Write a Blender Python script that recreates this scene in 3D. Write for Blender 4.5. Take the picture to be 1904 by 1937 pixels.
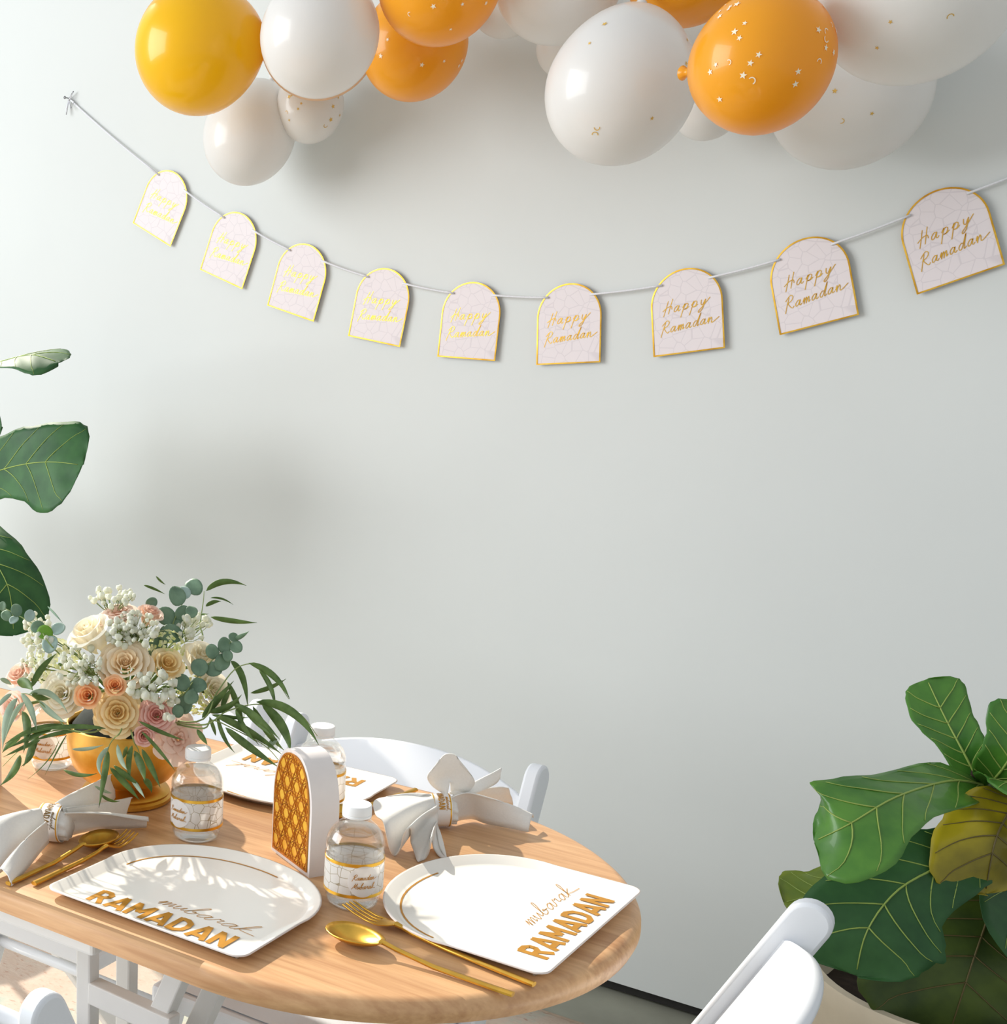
import bpy, math, random
from mathutils import Vector, Matrix
random.seed(7)
S = bpy.context.scene
for o in list(bpy.data.objects):
    bpy.data.objects.remove(o)
COL = S.collection
PI = math.pi

# ------------------------------------------------------------------ camera
F, CX, CY, CZ = 2557.547, 243.662, 1231.088, 1.32769      # photo frame 1904 x 1937
RGT = Vector((0.778277, 0.6278376, 0.0102419))
DWN = Vector((0.1579168, -0.1799175, -0.9709233))
FWD = Vector((-0.6077394, 0.7572646, -0.2391717))
WALL_Y = 2.5916
cd = bpy.data.cameras.new('camera'); cam = bpy.data.objects.new('camera', cd); COL.objects.link(cam)
cd.sensor_fit = 'HORIZONTAL'; cd.sensor_width = 36.0; cd.lens = 36.0 * F / 1904.0
cd.shift_x = (952.0 - CX) / 1904.0
cd.shift_y = (CY - 968.5) / 1904.0
cd.clip_start = 0.05
M = Matrix.Identity(4)
for i in range(3):
    M[i][0] = RGT[i]; M[i][1] = -DWN[i]; M[i][2] = -FWD[i]
M[2][3] = CZ
cam.matrix_world = M
S.camera = cam
CAM = Vector((0, 0, CZ))

# ------------------------------------------------------------------ light
S.view_settings.view_transform = 'Standard'
S.view_settings.look = 'None'
S.view_settings.exposure = -0.03
S.view_settings.gamma = 1.0
wd = bpy.data.worlds.new('World'); S.world = wd; wd.use_nodes = True
bg = wd.node_tree.nodes['Background']
bg.inputs[0].default_value = (0.93, 0.97, 1.0, 1); bg.inputs[1].default_value = 0.66

def light(name, kind, loc, direction, energy, color, **kw):
    l = bpy.data.lights.new(name, kind); o = bpy.data.objects.new(name, l); COL.objects.link(o)
    o.location = loc; o.rotation_euler = Vector(direction).to_track_quat('-Z', 'Y').to_euler()
    l.energy = energy; l.color = color
    for k, v in kw.items(): setattr(l, k, v)
    return o
SUN_AZ, SUN_EL = math.radians(-25), math.radians(34)
sd = Vector((math.cos(SUN_AZ) * math.cos(SUN_EL), math.sin(SUN_AZ) * math.cos(SUN_EL), -math.sin(SUN_EL)))
light('sun', 'SUN', (-4, 3, 4), sd, 5.8, (1.0, 0.93, 0.82), angle=math.radians(0.9))
# tall window in the side wall left of the photograph
light('window_daylight', 'AREA', (-4.1, -0.9, 2.15), (1, 0.42, -0.2), 185, (0.95, 0.98, 1.0), shape='RECTANGLE', size=3.2, size_y=2.4)

# ------------------------------------------------------------------ helpers
def ray(px, py): return RGT * ((px - CX) / F) + DWN * ((py - CY) / F) + FWD
def atz(px, py, z):
    r = ray(px, py); return CAM + r * ((z - CZ) / r.z)
def aty(px, py, y):
    r = ray(px, py); return CAM + r * (y / r.y)
def atd(px, py, d):                       # d = depth along the viewing direction, metres
    return CAM + ray(px, py) * d
def depth(p): return (p - CAM).dot(FWD)

def link(o, parent=None):
    COL.objects.link(o)
    if parent is not None: o.parent = parent
    return o
def tag(o, label=None, cat=None, group=None, kind=None):
    if label: o['label'] = label
    if cat: o['category'] = cat
    if group: o['group'] = group
    if kind: o['kind'] = kind
    return o
def empty(name, loc=(0, 0, 0), rz=0.0, mat=None):
    o = bpy.data.objects.new(name, None); o.empty_display_size = 0.05
    if mat is not None: o.matrix_world = mat
    else: o.location = loc; o.rotation_euler = (0, 0, rz)
    COL.objects.link(o); return o

class MB:
    """collects vertices and faces of one mesh object"""
    def __init__(s): s.v = []; s.f = []; s.m = []
    def add(s, vs, fs, mi=0):
        b = len(s.v); s.v += [Vector(x) for x in vs]
        for f in fs: s.f.append([b + i for i in f]); s.m.append(mi)
        return s
    def grid(s, rows, closed=False, mi=0, flip=False):
        n = len(rows[0]); b = len(s.v)
        for r in rows: s.v += [Vector(x) for x in r]
        for i in range(len(rows) - 1):
            for j in range(n if closed else n - 1):
                k = (j + 1) % n
                f = [b + i * n + j, b + i * n + k, b + (i + 1) * n + k, b + (i + 1) * n + j]
                s.f.append(f[::-1] if flip else f); s.m.append(mi)
        return s
    def box(s, c, size, rot=None, mi=0):
        hx, hy, hz = [d / 2 for d in size]; c = Vector(c)
        vs = [Vector((x, y, z)) for x in (-hx, hx) for y in (-hy, hy) for z in (-hz, hz)]
        if rot is not None: vs = [rot @ v for v in vs]
        return s.add([v + c for v in vs], [(0, 1, 3, 2), (4, 6, 7, 5), (0, 4, 5, 1), (2, 3, 7, 6), (0, 2, 6, 4), (1, 5, 7, 3)], mi)
    def lathe(s, prof, n=32, mi=0, cap=True, M4=None):
        rows = [[Vector((r * math.cos(2 * PI * k / n), r * math.sin(2 * PI * k / n), z)) for k in range(n)] for r, z in prof]
        if M4 is not None: rows = [[M4 @ v for v in r] for r in rows]
        b = len(s.v); s.grid(rows, closed=True, mi=mi)
        if cap:
            s.f.append(list(range(b, b + n))[::-1]); s.m.append(mi)
            e = b + (len(rows) - 1) * n; s.f.append(list(range(e, e + n))); s.m.append(mi)
        return s
    def tube(s, pts, rad, n=6, mi=0):
        pts = [Vector(p) for p in pts]
        if not hasattr(rad, '__len__'): rad = [rad] * len(pts)
        rows = []; up = Vector((0.13, 0.31, 0.94))
        for i, p in enumerate(pts):
            t = (pts[min(i + 1, len(pts) - 1)] - pts[max(i - 1, 0)])
            if t.length < 1e-9: t = Vector((0, 0, 1))
            t.normalize()
            a = up - t * up.dot(t)
            if a.length < 0.1: a = Vector((1, 0, 0)) - t * t.x
            a.normalize(); c = t.cross(a); up = a
            rows.append([p + (a * math.cos(2 * PI * k / n) + c * math.sin(2 * PI * k / n)) * rad[i] for k in range(n)])
        b = len(s.v); s.grid(rows, closed=True, mi=mi)
        s.f.append(list(range(b, b + n))[::-1]); s.m.append(mi)
        e = b + (len(rows) - 1) * n; s.f.append(list(range(e, e + n))); s.m.append(mi)
        return s
    def prism(s, outline, z0, z1, mi=0, M4=None):
        n = len(outline)
        vs = [Vector((x, y, z0)) for x, y in outline] + [Vector((x, y, z1)) for x, y in outline]
        if M4 is not None: vs = [M4 @ v for v in vs]
        fs = [tuple(range(n))[::-1], tuple(range(n, 2 * n))] + [(i, (i + 1) % n, n + (i + 1) % n, n + i) for i in range(n)]
        return s.add(vs, fs, mi)
    def build(s, name, mats, parent=None, smooth=True, auto=None, bevel=None, solid=None, subsurf=0):
        me = bpy.data.meshes.new(name); me.from_pydata([tuple(v) for v in s.v], [], s.f)
        if not isinstance(mats, (list, tuple)): mats = [mats]
        for m in mats: me.materials.append(m)
        me.polygons.foreach_set('material_index', s.m)
        me.polygons.foreach_set('use_smooth', [smooth] * len(s.f))
        me.update()
        if auto is not None: me.set_sharp_from_angle(angle=math.radians(auto))
        o = bpy.data.objects.new(name, me); link(o, parent)
        if solid:
            md = o.modifiers.new('solid', 'SOLIDIFY'); md.thickness = solid; md.offset = 0
        if bevel:
            md = o.modifiers.new('bevel', 'BEVEL'); md.width = bevel; md.segments = 2; md.limit_method = 'ANGLE'; md.angle_limit = math.radians(40)
        if subsurf:
            md = o.modifiers.new('sub', 'SUBSURF'); md.levels = subsurf; md.render_levels = subsurf
        return o

def spline(pts, n=8, closed=False):
    """Catmull-Rom through points (tuples or Vectors of any one size)"""
    P = [Vector(p) for p in pts]; out = []
    m = len(P)
    for i in range(m if closed else m - 1):
        g = (lambda k: P[k % m]) if closed else (lambda k: P[max(0, min(m - 1, k))])
        a, b, c, d = g(i - 1), g(i), g(i + 1), g(i + 2)
        for k in range(n):
            t = k / n
            out.append(0.5 * ((2 * b) + (c - a) * t + (2 * a - 5 * b + 4 * c - d) * t * t + (3 * b - a - 3 * c + d) * t ** 3))
    if not closed: out.append(P[-1])
    return out

# ------------------------------------------------------------------ materials
def srgb(r, g, b):
    f = lambda c: (c / 12.92 if c <= 0.04045 else ((c + 0.055) / 1.055) ** 2.4)
    return (f(r / 255), f(g / 255), f(b / 255), 1)
def mat(name, col, rough=0.5, metal=0.0, noise=0.0, scale=30.0, bump=0.0, col2=None, spec=0.5, sub=0.0, trans=0.0, ior=1.45, coat=0.0, sheen=0.0, translucent=0.0, stretch=None):
    m = bpy.data.materials.new(name); m.use_nodes = True
    nt = m.node_tree; N = nt.nodes; L = nt.links; b = N['Principled BSDF']
    b.inputs['Base Color'].default_value = col; b.inputs['Roughness'].default_value = rough
    b.inputs['Metallic'].default_value = metal; b.inputs['Specular IOR Level'].default_value = spec
    b.inputs['Transmission Weight'].default_value = trans; b.inputs['IOR'].default_value = ior
    b.inputs['Coat Weight'].default_value = coat
    if sub: b.inputs['Subsurface Weight'].default_value = sub; b.inputs['Subsurface Radius'].default_value = (0.02, 0.012, 0.008)
    if sheen: b.inputs['Sheen Weight'].default_value = sheen
    csock = None
    if noise or bump:
        tc = N.new('ShaderNodeTexCoord'); mp = N.new('ShaderNodeMapping'); nz = N.new('ShaderNodeTexNoise')
        L.new(tc.outputs['Object'], mp.inputs[0]); L.new(mp.outputs[0], nz.inputs['Vector'])
        if stretch: mp.inputs['Scale'].default_value = stretch
        nz.inputs['Scale'].default_value = scale; nz.inputs['Detail'].default_value = 5
        if noise:
            mx = N.new('ShaderNodeMix'); mx.data_type = 'RGBA'
            c2 = col2 or tuple(c * (1 - noise) for c in col[:3]) + (1,)
            mx.inputs['A'].default_value = col; mx.inputs['B'].default_value = c2
            rp = N.new('ShaderNodeMapRange'); rp.inputs['From Min'].default_value = 0.35; rp.inputs['From Max'].default_value = 0.66
            L.new(nz.outputs['Fac'], rp.inputs['Value']); L.new(rp.outputs[0], mx.inputs['Factor'])
            L.new(mx.outputs['Result'], b.inputs['Base Color']); csock = mx.outputs['Result']
        if bump:
            bp = N.new('ShaderNodeBump'); bp.inputs['Strength'].default_value = bump; bp.inputs['Distance'].default_value = 0.002
            L.new(nz.outputs['Fac'], bp.inputs['Height']); L.new(bp.outputs[0], b.inputs['Normal'])
    if translucent:
        tr = N.new('ShaderNodeBsdfTranslucent'); ms = N.new('ShaderNodeMixShader')
        tr.inputs[0].default_value = col
        if csock: L.new(csock, tr.inputs[0])
        ms.inputs[0].default_value = translucent
        L.new(b.outputs[0], ms.inputs[1]); L.new(tr.outputs[0], ms.inputs[2]); L.new(ms.outputs[0], N['Material Output'].inputs[0])
    return m

def mat_clear(name, tint, gloss, rough=0.03, refr=0.0):
    m = bpy.data.materials.new(name); m.use_nodes = True; nt = m.node_tree; N = nt.nodes; L = nt.links
    N.remove(N['Principled BSDF'])
    t = N.new('ShaderNodeBsdfTransparent'); t.inputs[0].default_value = tint
    g = N.new('ShaderNodeBsdfGlossy'); g.inputs['Roughness'].default_value = rough; g.inputs[0].default_value = (1, 1, 1, 1)
    lw = N.new('ShaderNodeLayerWeight'); lw.inputs[0].default_value = 0.5
    pw = N.new('ShaderNodeMath'); pw.operation = 'POWER'; pw.inputs[1].default_value = 3.0; L.new(lw.outputs['Facing'], pw.inputs[0])
    sc = N.new('ShaderNodeMath'); sc.operation = 'MULTIPLY_ADD'; sc.inputs[1].default_value = gloss * 3.0; sc.inputs[2].default_value = 0.03; L.new(pw.outputs[0], sc.inputs[0])
    ms = N.new('ShaderNodeMixShader'); L.new(sc.outputs[0], ms.inputs[0]); L.new(g.outputs[0], ms.inputs[2])
    base = t.outputs[0]
    if refr:
        r = N.new('ShaderNodeBsdfGlass'); r.inputs['IOR'].default_value = 1.33; r.inputs['Roughness'].default_value = 0.02; r.inputs[0].default_value = tint
        m2 = N.new('ShaderNodeMixShader'); m2.inputs[0].default_value = refr
        L.new(t.outputs[0], m2.inputs[1]); L.new(r.outputs[0], m2.inputs[2]); base = m2.outputs[0]
    L.new(base, ms.inputs[1]); L.new(ms.outputs[0], N['Material Output'].inputs[0])
    return m

def mat_wood(name, c1, c2, rough=0.38, scale=1.0):
    m = bpy.data.materials.new(name); m.use_nodes = True; nt = m.node_tree; N = nt.nodes; L = nt.links; b = N['Principled BSDF']
    tc = N.new('ShaderNodeTexCoord'); mp = N.new('ShaderNodeMapping'); mp.inputs['Scale'].default_value = (1.6 * scale, 22 * scale, 22 * scale)
    L.new(tc.outputs['Object'], mp.inputs[0])
    n1 = N.new('ShaderNodeTexNoise'); n1.inputs['Scale'].default_value = 2.0; n1.inputs['Detail'].default_value = 8; n1.inputs['Distortion'].default_value = 1.1
    L.new(mp.outputs[0], n1.inputs['Vector'])
    n2 = N.new('ShaderNodeTexNoise'); n2.inputs['Scale'].default_value = 9.0; n2.inputs['Detail'].default_value = 6
    L.new(mp.outputs[0], n2.inputs['Vector'])
    mp3 = N.new('ShaderNodeMapping'); mp3.inputs['Scale'].default_value = (0.6, 3.2, 3.2); L.new(tc.outputs['Object'], mp3.inputs[0])
    n3 = N.new('ShaderNodeTexNoise'); n3.inputs['Scale'].default_value = 2.2; n3.inputs['Detail'].default_value = 3; n3.inputs['Distortion'].default_value = 0.8
    L.new(mp3.outputs[0], n3.inputs['Vector'])
    a = N.new('ShaderNodeMath'); a.operation = 'MULTIPLY_ADD'; a.inputs[1].default_value = 0.45
    L.new(n1.outputs['Fac'], a.inputs[0])
    a2 = N.new('ShaderNodeMath'); a2.operation = 'MULTIPLY'; a2.inputs[1].default_value = 0.25; L.new(n2.outputs['Fac'], a2.inputs[0])
    a3 = N.new('ShaderNodeMath'); a3.operation = 'MULTIPLY_ADD'; a3.inputs[1].default_value = 0.4; L.new(n3.outputs['Fac'], a3.inputs[0]); L.new(a2.outputs[0], a3.inputs[2])
    L.new(a3.outputs[0], a.inputs[2])
    cr = N.new('ShaderNodeValToRGB'); cr.color_ramp.elements[0].position = 0.38; cr.color_ramp.elements[1].position = 0.68
    cr.color_ramp.elements[0].color = c2; cr.color_ramp.elements[1].color = c1
    L.new(a.outputs[0], cr.inputs[0]); L.new(cr.outputs[0], b.inputs['Base Color'])
    b.inputs['Roughness'].default_value = rough
    bp = N.new('ShaderNodeBump'); bp.inputs['Strength'].default_value = 0.05; bp.inputs['Distance'].default_value = 0.002
    L.new(n2.outputs['Fac'], bp.inputs['Height']); L.new(bp.outputs[0], b.inputs['Normal'])
    return m

WHITE_PLASTIC = mat('white_resin', srgb(228, 231, 236), 0.42)
WALL = mat('wall_paint', srgb(213, 216, 214), 0.75, noise=0.02, scale=3, bump=0.03)
CONCRETE = mat('concrete_floor', srgb(146, 146, 132), 0.6, noise=0.22, scale=7, bump=0.08)
DARK_GAP = mat('dark_reveal', srgb(38, 36, 34), 0.8, noise=0.2, scale=40)
WOOD = mat_wood('oak_top', srgb(222, 180, 134), srgb(178, 128, 86), 0.36)
WOODS = [WOOD] + [mat_wood('oak_board_%d' % i, a, b_, 0.36, s_) for i, (a, b_, s_) in enumerate((
    (srgb(218, 174, 128), srgb(172, 122, 80), 1.2), (srgb(226, 186, 142), srgb(186, 138, 96), 0.9), (srgb(216, 172, 126), srgb(176, 128, 86), 1.1)))]
GOLD = mat('brushed_gold', srgb(226, 184, 98), 0.42, 1.0, noise=0.25, scale=25, col2=srgb(200, 150, 58))
GOLD_CUTLERY = mat('satin_gold_steel', srgb(222, 176, 78), 0.30, 1.0, noise=0.2, scale=60)
FOIL = mat('gold_foil', srgb(238, 192, 78), 0.30, 0.8, noise=0.3, scale=40, col2=srgb(205, 150, 40))
FOIL_INK = mat('gold_foil_print', srgb(196, 138, 42), 0.40, 0.3, noise=0.15, scale=60)
STRING = mat('white_cotton', srgb(226, 226, 230), 0.9, noise=0.1, scale=300)
CLOTH = mat('white_linen', srgb(240, 238, 233), 0.9, noise=0.03, scale=400, bump=0.15, sheen=0.2, translucent=0.12)
PAPER_PLATE = mat('coated_plate', srgb(238, 234, 226), 0.22, noise=0.03, scale=14, coat=0.15)
# ------------------------------------------------------------------ setting
WL, WR = -2.72, 2.4
g = MB().box(((WL + WR) / 2, WALL_Y + 0.06, 1.535), (WR - WL, 0.12, 3.03))
tag(g.build('wall_back', WALL, smooth=False), kind='structure')
g = MB().box(((WL + WR) / 2, WALL_Y + 0.05, 0.01), (WR - WL, 0.08, 0.02))
tag(g.build('trim_1', DARK_GAP, smooth=False), kind='structure')
g = MB().box((-0.6, 0.4, -0.036), (7.0, 5.2, 0.06))
tag(g.build('floor', CONCRETE, smooth=False), kind='structure')

def rug_mat():
    m = bpy.data.materials.new('faded_rug'); m.use_nodes = True; nt = m.node_tree; N = nt.nodes; L = nt.links; b = N['Principled BSDF']
    tc = N.new('ShaderNodeTexCoord')
    n = N.new('ShaderNodeTexNoise'); n.inputs['Scale'].default_value = 3.2; n.inputs['Detail'].default_value = 6; n.inputs['Roughness'].default_value = 0.7
    L.new(tc.outputs['Object'], n.inputs['Vector'])
    cr = N.new('ShaderNodeValToRGB'); e = cr.color_ramp.elements
    e[0].position = 0.36; e[0].color = srgb(150, 170, 160); e[1].position = 0.66; e[1].color = srgb(192, 168, 150)
    k = e.new(0.47); k.color = srgb(184, 184, 170); k = e.new(0.54); k.color = srgb(198, 180, 164)
    L.new(n.outputs['Fac'], cr.inputs[0])
    mp = N.new('ShaderNodeMapping'); mp.inputs['Scale'].default_value = (40, 90, 1); mp.inputs['Rotation'].default_value = (0, 0, 0.5); L.new(tc.outputs['Object'], mp.inputs[0])
    n2 = N.new('ShaderNodeTexNoise'); n2.inputs['Scale'].default_value = 1.3; n2.inputs['Detail'].default_value = 7; L.new(mp.outputs[0], n2.inputs['Vector'])
    rp = N.new('ShaderNodeMapRange'); rp.inputs['From Min'].default_value = 0.58; rp.inputs['From Max'].default_value = 0.72; L.new(n2.outputs['Fac'], rp.inputs['Value'])
    mx = N.new('ShaderNodeMix'); mx.data_type = 'RGBA'; mx.inputs['B'].default_value = srgb(176, 140, 122)
    L.new(cr.outputs[0], mx.inputs['A']); L.new(rp.outputs[0], mx.inputs['Factor']); L.new(mx.outputs['Result'], b.inputs['Base Color'])
    b.inputs['Roughness'].default_value = 1.0
    bp = N.new('ShaderNodeBump'); bp.inputs['Strength'].default_value = 0.4; bp.inputs['Distance'].default_value = 0.004
    L.new(n2.outputs['Fac'], bp.inputs['Height']); L.new(bp.outputs[0], b.inputs['Normal'])
    return m
RUG = rug_mat()
r0 = MB(); nx, ny = 24, 18
X0, X1, Y0, Y1 = -3.0, -0.62, 0.45, 2.42
rows = [[(X0 + (X1 - X0) * i / nx, Y0 + (Y1 - Y0) * j / ny, -0.003 + 0.0006 * math.sin(i * 1.7 + j)) for i in range(nx + 1)] for j in range(ny + 1)]
r0.grid(rows)
rug = empty('rug', ((X0 + X1) / 2, (Y0 + Y1) / 2, 0)); tag(rug, 'faded pink and teal woven rug under the oval table', 'rug')
def shifted(o, root):
    o.matrix_parent_inverse = root.matrix_world.inverted(); return o
bpy.context.view_layer.update()
shifted(r0.build('pile', RUG, rug, solid=0.005), rug)
BIND = mat('rug_binding', srgb(190, 170, 150), 0.95, noise=0.2, scale=80)
b = MB()
for a, c in (((X0, Y0), (X1, Y0)), ((X1, Y0), (X1, Y1)), ((X1, Y1), (X0, Y1)), ((X0, Y1), (X0, Y0))):
    b.tube([(a[0], a[1], -0.002), (c[0], c[1], -0.002)], 0.004, 8)
shifted(b.build('binding', BIND, rug), rug)

# ------------------------------------------------------------------ table
TZ = 0.74; TXC, TYC, TR = -0.672, 1.240, 0.2965          # centre of the rounded end, half width
TLEN = 1.25                                               # straight length to the other end
def stadium(r, n=40):
    pts = []
    for k in range(n + 1):
        a = -PI / 2 + PI * k / n; pts.append((r * math.cos(a), r * math.sin(a)))
    for k in range(n + 1):
        a = PI / 2 + PI * k / n; pts.append((-TLEN + r * math.cos(a), r * math.sin(a)))
    return pts
table = empty('oval_table', (TXC, TYC, 0))
tag(table, 'oval honey-coloured wooden table with a rounded edge, set for a meal', 'table')
# boards of the top: each strip of the stadium between two y values, its outer edge rounded over
def edge_x(y, r):                                         # half-length of the end cap at y
    return math.sqrt(max(0.0, r * r - y * y))
prof = [(-0.010, -0.026), (-0.003, -0.023), (0.0, -0.016), (-0.0005, -0.010), (-0.003, -0.005), (-0.008, -0.001), (-0.013, 0.0)]
ys_cut = [-TR, -0.19, -0.065, 0.05, 0.175, TR]
for bi in range(5):
    ya, yb = ys_cut[bi], ys_cut[bi + 1]
    g = MB(); n = 26
    def col(off, zz):
        out = []
        r = TR + off
        for k in range(n + 1):
            y = ya + (yb - ya) * k / n
            if bi == 0: y = -r + (yb + r) * (1 - math.cos(PI / 2 * k / n))
            if bi == 4: y = ya + (r - ya) * math.sin(PI / 2 * k / n)
            out.append((edge_x(y, r), y, TZ + zz))
        return out
    cols = [col(o_, z_) for o_, z_ in prof]
    # right end, top, left end, bottom as one closed loop of columns
    left = [[(-TLEN - x, y, z) for x, y, z in c] for c in cols]
    loop = cols + left[::-1]
    # columns run along y; loop runs around the cross-section in x
    g.grid([[loop[i][k] for i in range(len(loop))] for k in range(n + 1)], closed=True)
    for k, rev in ((0, True), (n, False)):
        base = k * len(loop); f = list(range(base, base + len(loop))); g.f.append(f[::-1] if rev else f); g.m.append(0)
    o = g.build('top_board', WOODS[(bi * 2 + 1) % 4], table, auto=35)
APRON = mat('white_painted_wood', srgb(226, 226, 224), 0.5, noise=0.03, scale=20)
g = MB().box((-0.165 - 0.53, -0.243, TZ - 0.044), (1.06, 0.018, 0.036)); g.build('side_rail', APRON, table, smooth=False, bevel=0.004)
g = MB().box((-0.165 - 0.53, 0.243, TZ - 0.044), (1.06, 0.018, 0.036)); g.build('side_rail', APRON, table, smooth=False, bevel=0.004)
for sx in (1, -1):
    g = MB(); rows = []
    for k in range(25):
        a = -PI / 2 * 0.98 + PI * 0.98 * k / 24
        c = [(rr * math.cos(a) * sx + (0 if sx > 0 else -TLEN), rr * math.sin(a), zz) for rr, zz in ((0.212, TZ - 0.052), (0.228, TZ - 0.052), (0.228, TZ - 0.026), (0.212, TZ - 0.026))]
        rows.append(c)
    g.grid(rows, closed=True); g.build('end_rail', APRON, table, auto=40)
def bar(mb, a, b_, w, t, side=Vector((0, 1, 0))):
    """rectangular bar between two points: t thick along side, w across"""
    a, b_ = Vector(a), Vector(b_); d = (b_ - a); L_ = d.length; d.normalize()
    s_ = (side - d * side.dot(d)).normalized(); u_ = d.cross(s_)
    R_ = Matrix((u_, s_, d)).transposed()
    mb.box((a + b_) / 2, (w, t, L_), R_)
rel = lambda p: Vector(p) - Vector((TXC, TYC, 0))
YL0 = 1.20                                                # trestle stands on the middle line of the table
LX = aty(166, 1860, YL0).x - TXC
for yy in (YL0 - TYC, -(YL0 - TYC)):
    for lx in (LX, -TLEN - LX - 0.25):
        g = MB(); bar(g, (lx, yy, 0.0), (lx, yy, TZ - 0.025), 0.024, 0.020); g.build('leg', APRON, table, smooth=False, bevel=0.003)
A_, B_ = rel(aty(176, 1873, YL0)), rel(aty(330, 1943, YL0))
g = MB(); bar(g, A_, B_, 0.030, 0.022); g.build('cross_rail', APRON, table, smooth=False, bevel=0.002)
g = MB(); bar(g, (LX, YL0 - TYC, 0.10), (-TLEN - LX - 0.25, YL0 - TYC, 0.10), 0.03, 0.02); g.build('stretcher', APRON, table, smooth=False, bevel=0.002)
# slanting folding braces seen under the near edge
for pa, pb, yy in (((340, 1838), (296, 1940), YL0 + 0.01), ((412, 1860), (366, 1962), YL0 + 0.06)):
    A_, B_ = aty(*pa, yy), aty(*pb, yy)
    A_ = B_ + (A_ - B_) * ((TZ - 0.03 - B_.z) / (A_.z - B_.z))
    B_ = A_ + (B_ - A_) * ((A_.z - 0.01) / (A_.z - B_.z))
    g = MB(); bar(g, rel(A_), rel(B_), 0.026, 0.024); g.build('brace', APRON, table, smooth=False, bevel=0.002)

# ------------------------------------------------------------------ folding chairs
def folding_chair(name, loc, rz, label, group=None, width=0.40, height=0.76):
    """front of the chair is local -y; uprights lean back towards +y"""
    root = empty(name, loc, rz); tag(root, label, 'chair', group)
    hx = width / 2; y_top, y_bot = 0.20, -0.17
    d = Vector((0, y_top - y_bot, height)); L_ = d.length; d.normalize(); nrm = Vector((0, d.z, -d.y))
    base = Vector((0, y_bot, 0))
    bw, th = 0.046, 0.021
    for s_ in (-1, 1):
        g = MB(); out = []
        for k in range(13):
            a = PI * k / 12; out.append((math.cos(a) * bw / 2, L_ - bw / 2 + math.sin(a) * bw / 2))
        out += [(-bw / 2, 0), (bw / 2, 0)]
        M4 = Matrix(((0, 0, 1, 0), (nrm.y, d.y, 0, base.y), (nrm.z, d.z, 0, base.z), (0, 0, 0, 1)))
        x0 = s_ * (hx - th / 2)
        g.prism(out, x0 - th / 2, x0 + th / 2, M4=M4); g.build('upright', WHITE_PLASTIC, root, auto=35, bevel=0.004)
        g = MB(); bar(g, (s_ * (hx - th * 1.6), -0.02, 0.43), (s_ * (hx - th * 1.6), 0.29, 0.0), 0.036, th, Vector((1, 0, 0))); g.build('rear_leg', WHITE_PLASTIC, root, smooth=False, bevel=0.004)
    # arched back rail between the uprights, bowed backwards
    g = MB(); rows = []; n = 24; ix = hx - th
    for k in range(n + 1):
        t = -1 + 2 * k / n; x = ix * t
        bow = 0.024 * (1 - t * t)
        lo, hi = L_ * 0.755, L_ * (0.940 + 0.052 * (1 - abs(t) ** 2.2))
        P = lambda q, off: base + d * q + nrm * (off + bow) + Vector((x, 0, 0))
        tt = 0.0085
        rows.append([P(lo, -tt), P(hi - 0.003, -tt), P(hi, -tt + 0.003), P(hi, tt - 0.003), P(hi - 0.003, tt), P(lo, tt)])
    g.grid(rows, closed=True, flip=True)
    m_ = len(rows[0]); g.f.append(list(range(m_))); g.m.append(0); g.f.append(list(range(n * m_, n * m_ + m_))[::-1]); g.m.append(0)
    g.build('back_rail', WHITE_PLASTIC, root, auto=50)
    # padded seat and its frame
    g = MB(); g.box((0, -0.005, 0.435), (width - 0.05, 0.36, 0.03)); g.build('seat_frame', WHITE_PLASTIC, root, smooth=False, bevel=0.006)
    g = MB(); rows = []
    for j in range(9):
        v = -1 + 2 * j / 8; row = []
        for i in range(9):
            u = -1 + 2 * i / 8
            row.append((u * (width / 2 - 0.035), -0.005 + v * 0.17, 0.452 + 0.016 * (1 - u ** 4) * (1 - v ** 4)))
        rows.append(row)
    g.grid(rows); g.build('seat_pad', WHITE_PLASTIC, root)
    for zz, yy in ((0.16, None), (0.30, None)):
        t = zz / height
        g = MB(); g.tube([(-hx + th, y_bot + (y_top - y_bot) * t, zz), (hx - th, y_bot + (y_top - y_bot) * t, zz)], 0.009, 8); g.build('rung', WHITE_PLASTIC, root)
    return root
HC = 0.745
def chair_at(px_r, py_r, side, rz, **kw):
    """place a chair so that the top of one upright (side = -1/1 in local x) sits under a point seen in the photo"""
    h = kw.get('height', HC); wdt = kw.get('width', 0.40)
    p = atz(px_r, py_r, h)
    off = Matrix.Rotation(rz, 3, 'Z') @ Vector((side * (wdt / 2 - 0.01), 0.20, 0))
    return Vector((p.x - off.x, p.y - off.y, 0))
GRP_CH = 'white folding chairs around the table'
folding_chair('folding_chair', chair_at(1022, 1446, 1, 0.0), 0.0, 'white folding chair by the wall, behind the lantern and the fan-folded napkin', GRP_CH, 0.40, HC)
folding_chair('folding_chair', chair_at(497, 1324, 1, 0.0), 0.0, 'white folding chair by the wall, mostly hidden behind the flower bouquet', GRP_CH, 0.40, HC)
RZ4 = math.radians(-85)
folding_chair('folding_chair', chair_at(1556, 1712, -1, RZ4, height=HC), RZ4, 'white folding chair at the rounded table end, in front of the potted fig', GRP_CH, 0.40, HC)
folding_chair('folding_chair', chair_at(66, 1889, -1, PI, height=HC), PI, 'white folding chair at the near side, only a rounded upright in the bottom left corner', GRP_CH, 0.40, HC)

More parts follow.
